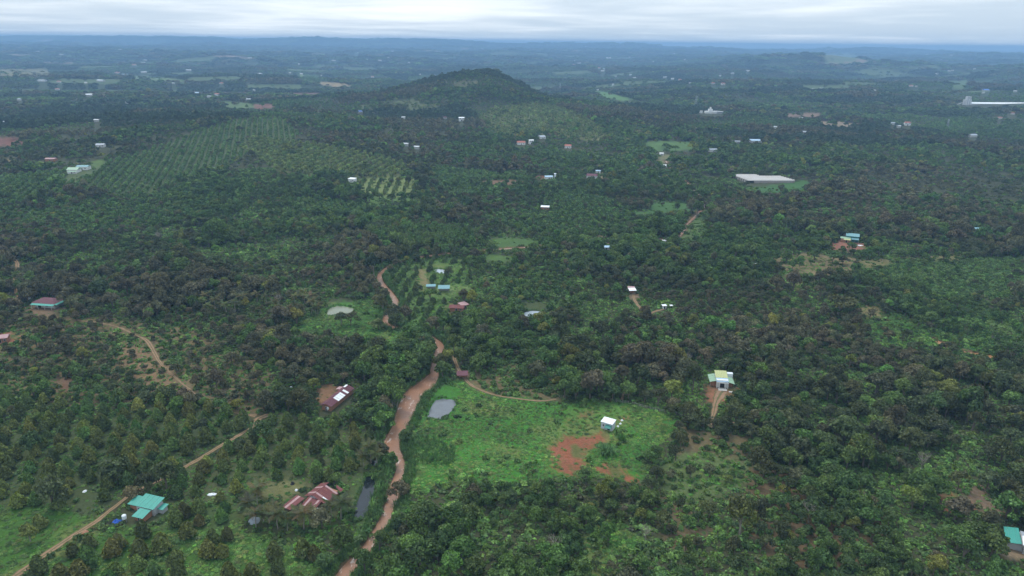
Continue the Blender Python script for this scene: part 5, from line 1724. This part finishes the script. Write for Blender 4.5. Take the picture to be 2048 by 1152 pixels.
def ground_cover(r0, r1, sp, rmin, rmax, dens_arr, bag, pals, seed, flat=1.0, gate=None, linegap=0.35):
    w = r1 * 0.78
    x, y = grid(-w, w, r0 * 0.7, r1, sp, sp, 27, 0.5)
    k = wedge(x, y, 40.5, r0, r1); x = x[k]; y = y[k]
    z = h0(x, y)
    px, py, d = to_px(x, y, z)
    zi = zone_index(px + rng.normal(size=x.shape) * 4, py + rng.normal(size=x.shape) * 2.5)
    dens = dens_arr[zi] * (0.45 + 1.1 * fbm(x / 9, y / 9, seed, 2))
    k = rng.random(x.shape) < dens
    size = rng.uniform(rmin, rmax, x.shape) * (0.6 + 0.8 * fbm(x / 14, y / 14, seed + 5, 2))
    k &= line_clear(x, y, size * 0.5 + linegap) & ~pond_mask(x, y, 0.6)
    m = np.zeros(x.shape, bool)
    for (bx_, by_, br, reach) in CLEAR:
        if math.hypot(bx_, by_) < r1 + 100:
            m |= np.hypot(x - bx_, y - by_) < br * 0.92
    k &= ~m
    x, y, z, size = x[k], y[k], z[k], size[k]
    q = fbm(x / 30, y / 30, seed + 9, 2) + rng.normal(size=x.shape) * 0.12
    pal = np.array(pals)[np.clip((q * len(pals)).astype(int), 0, len(pals) - 1)].astype('U10')
    tint = np.zeros((len(x), 3))
    for c in np.unique(pal):
        mm = pal == c
        tint[mm] = pick(c, mm.sum(), 0.25)
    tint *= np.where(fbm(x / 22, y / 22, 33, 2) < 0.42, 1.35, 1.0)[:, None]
    S = np.stack([size, size, size * flat * rng.uniform(0.7, 1.2, len(x))], -1)
    bag.add(x, y, z, S, tint, pal)


ground_cover(122, 820, 2.5, 0.9, 1.9, ZU, UNDER, ['dark', 'mid', 'coffee', 'mid', 'fresh'], 71)
ground_cover(122, 430, 1.7, 0.5, 1.1, np.where(np.arange(len(ZU)) == len(ZU) - 1, 0.85, 0.0), UNDER, ['mid', 'dark', 'fresh', 'mid', 'lush'], 76, 0.9)
ground_cover(122, 520, 1.15, 0.45, 1.0, ZE, WEED, ['lush', 'straw', 'fresh', 'lush', 'mid', 'lush', 'lush'], 81, 0.85, linegap=0.1)

# tall reeds along the lower river banks and round the ponds
for i in range(len(RIVER[0]) - 1):
    p_ = RIVER[0][i]; w_ = RIVER[1][i]
    if p_[1] > 470: break
    tn = RIVER[0][i + 1] - p_; ln = np.linalg.norm(tn); tn = tn / ln; nn = np.array((-tn[1], tn[0]))
    k = int(ln * 1.6) + 1
    for s in (-1, 1):
        q = p_ + tn * rng.uniform(0, ln, k)[:, None] + nn * (s * (w_ + 0.6 + np.abs(rng.normal(size=k)) * 2.0))[:, None]
        sz = rng.uniform(0.9, 2.1, k)
        ok = line_clear(q[:, 0], q[:, 1], np.full(k, -0.05)) & ~pond_mask(q[:, 0], q[:, 1], 0.4)
        q = q[ok]; sz = sz[ok]
        REED.add(q[:, 0], q[:, 1], h0(q[:, 0], q[:, 1]) - 0.25, np.stack([sz, sz, sz * 1.2], -1), pick('reed', len(q), 0.25), 'reed')
for i in range(0, len(RIVER[0]) - 1):
    p_ = RIVER[0][i]; w_ = RIVER[1][i]
    if p_[1] > 470: break
    tn = RIVER[0][i + 1] - p_; ln = np.linalg.norm(tn); tn = tn / ln; nn = np.array((-tn[1], tn[0]))
    k = int(ln * 0.5) + 1
    for s in (-1, 1):      # bushes leaning over the banks
        q = p_ + tn * rng.uniform(0, ln, k)[:, None] + nn * (s * (w_ + rng.uniform(1.0, 3.2, k)))[:, None]
        sz = rng.uniform(0.7, 1.7, k)
        ok = ~pond_mask(q[:, 0], q[:, 1], 0.4)
        q = q[ok]; sz = sz[ok]
        UNDER.add(q[:, 0], q[:, 1], h0(q[:, 0], q[:, 1]) - 0.1, np.stack([sz, sz, sz * 1.1], -1), pick('mid', len(q), 0.25), 'mid')
for _, w, _k in PONDW[:5]:
    c = np.mean(w, axis=0)
    for j in range(len(w)):
        a, b = w[j], w[(j + 1) % len(w)]
        L = np.linalg.norm(b - a); k = int(L * 1.1) + 1
        q = a + (b - a) * rng.random(k)[:, None]
        dq = q - c; q = c + dq * (1.0 + 1.1 / np.linalg.norm(dq[:, :2], axis=1))[:, None]
        sz = rng.uniform(0.5, 1.1, k)
        REED.add(q[:, 0], q[:, 1], h0(q[:, 0], q[:, 1]) - 0.1, np.stack([sz, sz, sz], -1), pick('reed', k, 0.25), 'reed')
# reed bed between the river and the dark pond
x, y = grid(-90, -20, 215, 330, 1.3, 1.3, 0, 0.5)
px, py, d = to_px(x, y, h0(x, y))
k = inpoly(px, py, [(752, 925), (785, 915), (795, 940), (785, 985), (765, 1025), (745, 1040), (735, 1030), (750, 985), (755, 950)]) | \
    inpoly(px, py, [(806, 900), (835, 870), (900, 890), (960, 920), (900, 950), (830, 960), (806, 950)])
k &= line_clear(x, y, np.full(x.shape, 0.4)) & ~pond_mask(x, y, 0.4)
x, y = x[k], y[k]; sz = rng.uniform(0.8, 1.5, len(x))
REED.add(x, y, h0(x, y), np.stack([sz, sz, sz * 1.1], -1), pick('reed', len(x), 0.3), 'reed')

# ------------------------------------------------------------------ variants
def variants(fn, seeds, *a, **k):
    out = []
    for s in seeds:
        (V, F, S), tr = fn(s, *a, **k)
        out.append((V, F, S, tr))
    return out


V_BROAD = variants(broad, range(100, 111), 1500, 0.145) + variants(broad, range(112, 115), 1500, 0.13, sparse=True)
V_BROADM = variants(broad, range(120, 126), 230, 0.34, lod=True)
V_BROADF = variants(broad, range(130, 134), 90, 0.52, lod=True)
V_DUR = variants(durian, range(140, 147), 700, 0.22)
V_ROUND = variants(roundtree, range(150, 154), 90, 0.50)
V_COF = variants(shrub, range(160, 165), 150, 0.34, 1.0)
V_UND = variants(shrub, range(170, 177), 64, 0.46)
V_WEED = variants(shrub, range(180, 188), 110, 0.27, 0.42, 1.3)
V_REED = variants(reeds, range(190, 194), 26)
V_BAM = variants(bamboo, range(195, 199), 16, 34)


def joined_meshes(name, var, bark=None):
    out = []
    for i, (V, F, S, tr) in enumerate(var):
        out.append(leaf_mesh(f'{name}_{i:02d}', V, F, S, tr[0] if tr else None, tr[1] if tr else None, bark))
    return out


def split_meshes(name, var, bark=None):
    out = []
    for i, (V, F, S, tr) in enumerate(var):
        out.append((leaf_mesh('crown', V, F, S), mesh('trunk', tr[0], tr[1], bark or BARK) if tr else None))
    return out


# ------------------------------------------------------------------ massed plants: one object each, points instanced by geometry nodes
def scatter_tree(coll):
    ng = bpy.data.node_groups.new('plant_points', 'GeometryNodeTree')
    ng.interface.new_socket('Geometry', in_out='INPUT', socket_type='NodeSocketGeometry')
    ng.interface.new_socket('Geometry', in_out='OUTPUT', socket_type='NodeSocketGeometry')
    gi = ng.nodes.new('NodeGroupInput'); go = ng.nodes.new('NodeGroupOutput')
    ci = ng.nodes.new('GeometryNodeCollectionInfo')
    ci.inputs['Collection'].default_value = coll
    ci.inputs['Separate Children'].default_value = True
    ci.inputs['Reset Children'].default_value = True
    ip = ng.nodes.new('GeometryNodeInstanceOnPoints')
    ip.inputs['Pick Instance'].default_value = True

    def na(nm, typ):
        n = ng.nodes.new('GeometryNodeInputNamedAttribute'); n.data_type = typ
        n.inputs['Name'].default_value = nm
        return n.outputs['Attribute']
    ng.links.new(gi.outputs[0], ip.inputs['Points'])
    ng.links.new(ci.outputs[0], ip.inputs['Instance'])
    ng.links.new(na('variant', 'INT'), ip.inputs['Instance Index'])
    cr = ng.nodes.new('ShaderNodeCombineXYZ')
    ng.links.new(na('turn', 'FLOAT'), cr.inputs[2])
    ng.links.new(cr.outputs[0], ip.inputs['Rotation'])
    ng.links.new(na('size', 'FLOAT_VECTOR'), ip.inputs['Scale'])
    ng.links.new(ip.outputs[0], go.inputs[0])
    return ng


def massed(name, x, y, z, s, t, meshes, label):
    coll = bpy.data.collections.new(name + '_forms')
    for i, me in enumerate(meshes):
        coll.objects.link(bpy.data.objects.new(f'{name}_form_{i:02d}', me))
    n = len(x)
    me = bpy.data.meshes.new(name)
    me.vertices.add(n)
    me.vertices.foreach_set('co', np.stack([x, y, z], -1).ravel().astype(np.float32))
    for nm, typ, dat, key in (('size', 'FLOAT_VECTOR', s, 'vector'), ('tint', 'FLOAT_COLOR', np.concatenate([t, np.ones((n, 1))], 1), 'color'),
                              ('turn', 'FLOAT', rng.uniform(0, 6.283, n), 'value')):
        a = me.attributes.new(nm, typ, 'POINT'); a.data.foreach_set(key, np.asarray(dat, np.float32).ravel())
    a = me.attributes.new('variant', 'INT', 'POINT'); a.data.foreach_set('value', rng.integers(0, len(meshes), n).astype(np.int32))
    me.update()
    o = obj(name, me)
    md = o.modifiers.new('plants', 'NODES'); md.node_group = scatter_tree(coll)
    tag(o, label, None, None, 'stuff')
    return o


# ------------------------------------------------------------------ single trees: the ones that show largest
LMK = [(at(290, 1025), 'the green-roofed farmhouse'), (at(625, 1000), 'the rusty farmhouse'), (at(676, 800), 'the long maroon roof'), (at(1216, 856), 'the white shed'),
       (at(1444, 780), 'the yellow-roofed house'), (at(90, 616), 'the maroon and teal house'), (at(885, 815), 'the grey meadow pond'), (at(730, 1000), 'the dark pond'),
       (at(1180, 915), 'the red soil clearing'), (at(770, 1040), 'the lower river bend'), (at(1420, 950), 'the coffee rows'), (at(1915, 1005), 'the red yard with rubble'),
       (at(2034, 1092), 'the pale-walled house'), (at(60, 1090), 'the pale earth track'), (at(450, 890), 'the upper earth track'), (at(340, 745), 'the bare orchard slope'),
       (at(1210, 1110), 'the green glade'), (at(1740, 910), 'the grassy glade in the woods'), (at(1270, 730), 'the red forest track'), (at(925, 755), 'the small maroon hut'),
       (at(820, 660), 'the upper river bend'), (at(1500, 1080), 'the reddish bare wood floor'), (at(100, 930), 'the durian orchard slope'), (at(1700, 1060), 'the brown wood'),
       (at(1900, 860), 'the deep green thicket'), (at(1650, 780), 'the dark central wood'), (at(1050, 1060), 'the wood below the meadow'), (at(880, 580), 'the riverside orchard'), (at(780, 485), 'the bamboo bank'), (at(860, 480), 'the bamboo grove'), (at(930, 490), 'the light green field'), (at(1950, 560), 'the coffee grove'), (at(240, 880), 'the orchard rows'), (at(560, 920), 'the lower durian rows'), (at(660, 900), 'the durian rows by the palms')]
LP = np.array([q[0][:2] for q in LMK])
TONE = {'dark': 'dark green', 'brown': 'brownish grey-green', 'mid': 'mid green', 'fresh': 'fresh green', 'yellow': 'yellow-green', 'durian': 'olive green',
        'durian2': 'bronze-green', 'orchard': 'green', 'plant': 'deep green', 'plant2': 'pale green', 'coffee': 'glossy green', 'bamboo': 'feathery green', 'rubber': 'dark green'}


def near_phrase(x, y, s):
    d = np.hypot(LP[:, 0] - x, LP[:, 1] - y); k = int(d.argmin())
    rel = 'close beside' if d[k] < 12 else ('near' if d[k] < 28 else 'in the stand around' if d[k] < 60 else 'some way off from')
    o2 = np.argsort(d)
    return f'{rel} {LMK[k][1]}', LMK[int(o2[1])][1]


def single(bag, var, n, name, cat, what, group, mname, mlabel, mvar=None, bark=None, wide=(3.0, 'tall')):
    x, y, z, s, t, pal = bag.arr()
    px, py, d = to_px(x, y, z + s[:, 2])
    vis = (px > -25) & (px < PW + 25) & (py > 0) & (py < PH + 40)
    score = np.where(vis, s[:, 0] * s[:, 2] / d ** 2, -1)
    o_ = np.argsort(-score)
    n = min(n, int(vis.sum()))
    sel = o_[:n]; rest = o_[n:]
    med = np.median(s[sel, 2])
    sm = split_meshes(name, var, bark)
    for i in sel:
        size = 'large' if s[i, 2] > med * 1.15 else 'small' if s[i, 2] < med * 0.85 else ''
        ph, ph2 = near_phrase(x[i], y[i], s[i, 0])
        lab = f'{size} {TONE.get(pal[i], "green")} {what} {ph}'.strip()
        for more in (f'{lab} towards {ph2}', f'{lab} towards {ph2}'.replace('in the stand around', 'around').replace('some way off from', 'beyond')):
            if len(more.split()) <= 16:
                lab = more
                break
        e_ = tag(empty(name, (x[i], y[i], z[i]), rng.uniform(0, 6.283)), lab, cat, group)
        e_.scale = tuple(map(float, s[i]))
        cr_, tr_ = sm[int(rng.integers(0, len(sm)))]
        c = obj('crown', cr_, e_); c['tint'] = [float(v) for v in t[i]]
        if tr_ is not None:
            obj('trunk', tr_, e_)
    if len(rest):
        massed(mname, x[rest], y[rest], z[rest], s[rest], t[rest], joined_meshes(mname, mvar or var, bark), mlabel)


single(WOODS, V_BROAD, 300, 'broadleaf_tree', 'tree', 'broad-crowned tree', 'broadleaf trees of the near woods', 'woodland', 'dense dark broadleaf woods round the farms')
single(DUR, V_DUR, 300, 'durian_tree', 'tree', 'cone-shaped durian tree', 'durian trees in the orchards', 'durian_orchard', 'rows of cone-shaped durian trees')
single(COF, V_COF, 300, 'coffee_bush', 'bush', 'rounded coffee bush', 'coffee bushes in rows', 'coffee_field', 'close rows of coffee bushes', bark=None)
single(BAM, V_BAM, 300, 'bamboo_clump', 'bamboo', 'arching bamboo clump', 'bamboo clumps along the river', 'bamboo_thicket', 'bamboo thicket', bark=PALEBARK)
x, y, z, s, t, pal = ROUND.arr()
massed('plantation', x, y, z, s, t, joined_meshes('plantation', V_ROUND), 'regular rows of small round plantation trees on the ridges')
x, y, z, s, t, pal = FARW.arr()
d = np.hypot(x, y); k = d < 1700
massed('distant_woods', x[k], y[k], z[k], s[k], t[k], joined_meshes('distant_woods', V_BROADM), 'mixed woods and orchards beyond the valley')
massed('far_woods', x[~k], y[~k], z[~k], s[~k], t[~k], joined_meshes('far_woods', V_BROADF), 'hazy woods and tree belts across the far plain')
x, y, z, s, t, pal = GROVE.arr()
massed('farthest_woods', x, y, z - 2.0, s, t, joined_meshes('farthest_woods', V_BROADM), 'blue hazy woods towards the horizon')
x, y, z, s, t, pal = UNDER.arr()
massed('understorey', x, y, z, s, t, joined_meshes('understorey', V_UND), 'leafy shrubs and coffee filling the gaps under the trees')
x, y, z, s, t, pal = WEED.arr()
massed('weeds', x, y, z, s, t, joined_meshes('weeds', V_WEED), 'lush bright green weeds and grass over the meadows')
x, y, z, s, t, pal = REED.arr()
massed('reeds', x, y, z, s, t, joined_meshes('reeds', V_REED), 'tall reeds and cane grass along the banks')

# ------------------------------------------------------------------ palms and bananas, one by one
FRONDS = [leaf_mesh('frond', *frond(s_)) for s_ in (301, 302, 303)]
PTRUNK = [mesh('trunk', *tube([(0, 0, -0.2), (0.1, 0.02, 2.0), (0.25, 0.05, 4.2), (0.28, 0.08, 5.6)], [0.2, 0.15, 0.13, 0.14], 7), PALEBARK),
          mesh('trunk', *tube([(0, 0, -0.2), (-0.1, 0.1, 2.0), (-0.15, 0.25, 4.2), (-0.1, 0.3, 5.6)], [0.2, 0.15, 0.13, 0.14], 7), PALEBARK)]
PTOP = [(0.28, 0.08, 5.55), (-0.1, 0.3, 5.55)]


def palm(px, py, sz, label, group, parts=True):
    p = at(px, py)
    e_ = tag(empty('coconut_palm', p, rng.uniform(0, 6.28)), label, 'palm', group)
    e_.scale = (sz, sz, sz * rng.uniform(0.85, 1.1))
    v = int(rng.integers(0, 2))
    obj('trunk', PTRUNK[v], e_)
    tint = [float(q) for q in pick('palm', 1)[0]]
    nf = 15 if parts else 11
    for k in range(nf):
        a = k * 2.39996 + rng.uniform(-0.2, 0.2); el = 0.85 - 1.35 * (k / nf) + rng.uniform(-0.1, 0.1)
        ln = rng.uniform(2.7, 3.5)
        f = obj('frond', FRONDS[k % 3], e_, PTOP[v], (0, -el, a), (ln, ln, ln))
        f['tint'] = [c * rng.uniform(0.8, 1.2) for c in tint]


for (x, y, s_) in [(682, 1040, 1.15), (664, 1036, 0.9), (695, 1030, 1.0), (608, 1060, 1.15), (596, 1052, 0.95), (620, 1050, 0.85), (556, 1058, 1.1), (540, 1050, 1.0), (528, 1044, 0.9),
                   (512, 1055, 1.0), (500, 1035, 1.1), (515, 1010, 1.15), (520, 995, 0.9), (575, 1062, 0.8), (548, 1035, 0.85)]:
    palm(x, y, s_, 'coconut palm with arching yellow-green fronds round the rusty farmhouse', 'palms round the rusty farmhouse')
for (x, y, s_) in [(742, 925, 1.15), (755, 932, 0.9), (728, 935, 0.85)]:
    palm(x, y, s_, 'coconut palm leaning over the small dark pond by the river', 'palms by the small dark pond')
palm(1060, 730, 1.0, 'coconut palm rising out of the open coffee wood', None)
rp = random.Random(5)
for k in range(34):
    x = 405 + 235 * rp.random(); y = 596 + 34 * rp.random() + (x - 500) * 0.03
    palm(x, y, rp.uniform(0.75, 1.15), 'greyish palm in the palm grove behind the olive green pond', 'palms of the grove', False)

BLEAF = [leaf_mesh('leaf', *banana_leaf(s_)) for s_ in (311, 312)]
BSTEM = mesh('stem', *tube([(0, 0, -0.1), (0, 0, 0.8), (0.03, 0, 1.6)], [0.16, 0.13, 0.09], 6), plain_mat('banana_stem', (0.16, 0.19, 0.09), 0.8, 0.2, 2))


def banana(px, py, sz, label, group=None):
    p = at(px, py)
    e_ = tag(empty('banana_plant', p, rng.uniform(0, 6.28)), label, 'banana plant', group)
    e_.scale = (sz,) * 3
    obj('stem', BSTEM, e_)
    tint = pick('banana', 1)[0]
    for k in range(8):
        a = k * 2.39996 + rng.uniform(-0.25, 0.25); el = 0.75 - 0.95 * (k / 8); ln = rng.uniform(1.9, 2.6)
        f = obj('leaf', BLEAF[k % 2], e_, (0.02, 0, 1.55), (0, -el, a), (ln, ln, ln))
        f['tint'] = [float(c) for c in tint * rng.uniform(0.8, 1.2)]


for (x, y, s_, l) in [(716, 1090, 1.25, 'big banana plant on the bank of the lower river bend'), (944, 1084, 1.1, 'banana plant among the brown trees below the meadow'),
                      (1290, 918, 1.25, 'banana plant at the meadow corner by the red clearing'), (1706, 1142, 1.1, 'pale banana plant under the brown wood trees'),
                      (1562, 1096, 0.95, 'small banana plant by the bare red wood floor'), (1956, 955, 1.15, 'banana plant above the red yard with rubble'),
                      (1675, 725, 1.2, 'pale banana plant in the dark central wood'), (738, 1070, 0.9, 'banana plant under the bank trees by the lower river'),
                      (845, 1100, 0.9, 'banana plant hidden in the wood left of the glade'.replace(' left of', ' before')), (625, 1075, 1.0, 'banana plant in the farm garden'),
                      (1700, 640, 1.3, 'banana plant under the big dark tree'), (745, 632, 1.2, 'banana plant on the river meadow'), (720, 610, 1.1, 'banana plant behind the olive green pond')]:
    banana(x, y, s_, l)
for k in range(22):
    x = rp.uniform(690, 765); y = 586 + rp.random() * 14
    banana(x, y, rp.uniform(0.9, 1.3), 'banana plant in the row behind the olive green pond', 'banana plants behind the pond')
for k in range(16):
    x = rp.uniform(735, 850); y = 416 + rp.random() * 14
    banana(x, y, rp.uniform(1.2, 1.6), 'banana plant in the far banana patch below the field', 'far banana patch')

# ------------------------------------------------------------------ plants that stand out
BIG = split_meshes('broadleaf_tree', variants(broad, range(400, 404), 1500, 0.14), PALEBARK)
DEAD = []
for s_ in (501, 502):
    r_ = np.random.default_rng(s_); tb = [tube([(0, 0, -0.1), (0.03, 0, 0.6), (0, 0.03, 1.1)], [0.06, 0.045, 0.03], 5)]
    for k in range(11):
        a = k * 2.4; q = r_.uniform(0.5, 0.95); zb = r_.uniform(0.5, 1.0)
        tip = np.array((q * math.cos(a), q * math.sin(a), zb + r_.uniform(0.4, 0.9)))
        b_ = np.array((0, 0.02, zb)); m_ = b_ * 0.5 + tip * 0.5 + np.array((0, 0, -0.05))
        tb.append(tube([b_, m_, tip], [0.025, 0.017, 0.006], 4))
        for j in range(3):
            tb.append(tube([m_, m_ + np.array((r_.normal() * .2, r_.normal() * .2, .3)), m_ + np.array((r_.normal() * .3, r_.normal() * .3, .5))], [0.012, 0.008, 0.003], 3))
    DEAD.append(mesh('trunk', *join_tubes(tb), PALEBARK))


def feature(kind, px, py, r_, h_, pal, label, cat='tree'):
    p = at(px, py)
    e_ = tag(empty(kind, p, rng.uniform(0, 6.28)), label, cat)
    if kind == 'dead_tree':
        e_.scale = (r_, r_, h_ / 1.7); obj('trunk', DEAD[int(rng.integers(0, 2))], e_); return
    tint = [float(q) for q in pick(pal, 1)[0]]
    if kind == 'bamboo_clump':
        e_.scale = (r_, r_, h_ / 2.3); v = split_meshes(kind, V_BAM[:1], PALEBARK)[0]
    elif kind == 'cane_clump':
        e_.scale = (r_, r_, h_)
        v = (leaf_mesh('blades', *reeds(610, 190, 0.045)[0]), None)
        o = obj('blades', v[0], e_); o['tint'] = tint; return
    else:
        e_.scale = (r_, r_, h_ / 1.9); v = BIG[int(rng.integers(0, len(BIG)))]
    c = obj('crown', v[0], e_); c['tint'] = tint
    if v[1] is not None: obj('trunk', v[1], e_)


feature('broadleaf_tree', 1478, 1070, 5.0, 13, 'yellow', 'tall yellow-green tree with a pale bare trunk above the red wood floor')
feature('broadleaf_tree', 1806, 800, 4.0, 9, 'fresh', 'bright fresh green tree standing out of the brown wood')
feature('broadleaf_tree', 1676, 630, 8.5, 13, 'dark', 'very large dark tree with forked pale trunk by the dry patch')
feature('broadleaf_tree', 748, 555, 5.0, 15, 'rubber', 'tall dark grey-green tree above the upper river bend')
feature('broadleaf_tree', 928, 425, 8, 14, 'rubber', 'big lone dark tree in the far coffee')
feature('broadleaf_tree', 640, 392, 8, 14, 'rubber', 'big dark tree under the terraced plantation')
feature('broadleaf_tree', 788, 648, 4.6, 11, 'dark', 'dark tree growing over the upper river bend')
feature('broadleaf_tree', 766, 622, 4.6, 9, 'dark', 'dark tree leaning over the river by the meadow')
feature('broadleaf_tree', 683, 650, 3.4, 7, 'dark', 'lone dark tree on the river meadow below the olive green pond')
feature('broadleaf_tree', 908, 705, 4.2, 9, 'mid', 'round green tree on the bank beside the tan track')
feature('broadleaf_tree', 884, 745, 3.6, 9, 'dark', 'dark tree hanging over the river narrows')
feature('broadleaf_tree', 1665, 525, 6.0, 9, 'mid', 'lone rounded tree on the dry field')
feature('broadleaf_tree', 62, 1085, 2.6, 7.0, 'durian', 'lone tall tree on the lawn beside the track')
feature('broadleaf_tree', 820, 1085, 3.6, 8, 'brown', 'brownish tree on the far bank of the lower river')
feature('bamboo_clump', 2022, 715, 7.5, 10, 'bamboo', 'large rounded bamboo clump over the orange creek', 'bamboo')
feature('bamboo_clump', 1990, 680, 6.5, 9, 'bamboo', 'rounded bamboo clump behind the orange creek', 'bamboo')
feature('bamboo_clump', 1935, 665, 5.5, 8, 'bamboo', 'feathery bamboo clump on the lush creek bank', 'bamboo')
feature('bamboo_clump', 1500, 512, 6.5, 9, 'bamboo', 'bamboo clump beside the dry field', 'bamboo')
feature('bamboo_clump', 812, 720, 5.0, 10, 'bamboo', 'bamboo clump leaning over the river before the rapids', 'bamboo')
feature('bamboo_clump', 795, 745, 4.6, 9, 'bamboo', 'feathery bamboo clump in the trees by the river rapids', 'bamboo')
feature('bamboo_clump', 790, 815, 4.4, 9, 'mid', 'dark bamboo clump hanging over the wide river reach', 'bamboo')
feature('cane_clump', 1211, 908, 4.2, 2.6, 'reed', 'dense round clump of tall cane on the red clearing', 'cane')
feature('cane_clump', 1243, 880, 2.4, 1.6, 'lush', 'loose clump of tall grass beside the white shed', 'cane')
for (x, y, r_, h_, l) in [(1372, 735, 3.2, 7, 'pale leafless tree near the yellow-roofed house'), (1106, 1108, 3.0, 6, 'pale grey leafless tree by the green glade'),
                          (1617, 1045, 3.2, 7, 'bare forked tree above the red wood floor'), (318, 485, 4.5, 8, 'pale forked bare tree in the far dark wood'),
                          (557, 612, 3.5, 7, 'pale bare tree at the end of the palm grove'), (1290, 1085, 2.6, 6, 'slender bare tree at the glade edge'),
                          (1840, 945, 3.0, 8, 'thin leaning bare tree by the grassy glade'), (1628, 795, 2.6, 6, 'slim bare tree in the dark central wood')]:
    feature('dead_tree', x, y, r_, h_, 'bare', l)

# ------------------------------------------------------------------ fence along the meadow
fp = [at(x, y) for x, y in [(1118, 797), (1185, 799), (1245, 806), (1300, 819), (1345, 829), (1372, 838)]]
fl, _w = smooth_line(fp, [1] * len(fp), 5)
t = tag(empty('fence', fp[0], 0), 'thin wire fence on timber posts along the top of the meadow', 'fence')
for a in fl:
    beam('post', np.array((a[0], a[1], float(h0(a[0], a[1])) - 0.2)) - fp[0], np.array((a[0], a[1], float(h0(a[0], a[1])) + 1.5)) - fp[0], 0.07, PALEBARK, t, 5)
for i in range(len(fl) - 1):
    a, b = fl[i], fl[i + 1]
    for zz in (0.6, 1.2):
        beam('wire', np.array((a[0], a[1], float(h0(*a)) + zz)) - fp[0], np.array((b[0], b[1], float(h0(*b)) + zz)) - fp[0], 0.015, STEEL, t, 3)

# ------------------------------------------------------------------ the hazy air
B = 25000.0
ZT = max(ZMAX + 9.0, 155.0)
ZB = ZMIN - 1.0
V = [(-B, -B, ZB), (B, -B, ZB), (B, B, ZB), (-B, B, ZB), (-B, -B, ZT), (B, -B, ZT), (B, B, ZT), (-B, B, ZT)]
F = [(3, 2, 1, 0), (4, 5, 6, 7), (0, 1, 5, 4), (1, 2, 6, 5), (2, 3, 7, 6), (3, 0, 4, 7)]
hm = bpy.data.materials.new('haze')
hm.use_nodes = True
t = hm.node_tree
t.nodes.clear()
pv = t.nodes.new('ShaderNodeVolumePrincipled')
pv.inputs['Color'].default_value = (0.36, 0.61, 0.92, 1)
pv.inputs['Density'].default_value = 0.00015
pv.inputs['Anisotropy'].default_value = 0.0
o_ = t.nodes.new('ShaderNodeOutputMaterial')
t.links.new(pv.outputs[0], o_.inputs['Volume'])
tag(obj('haze', mesh('haze', V, F, hm)), 'pale blue haze over the whole plain', None, None, 'stuff')
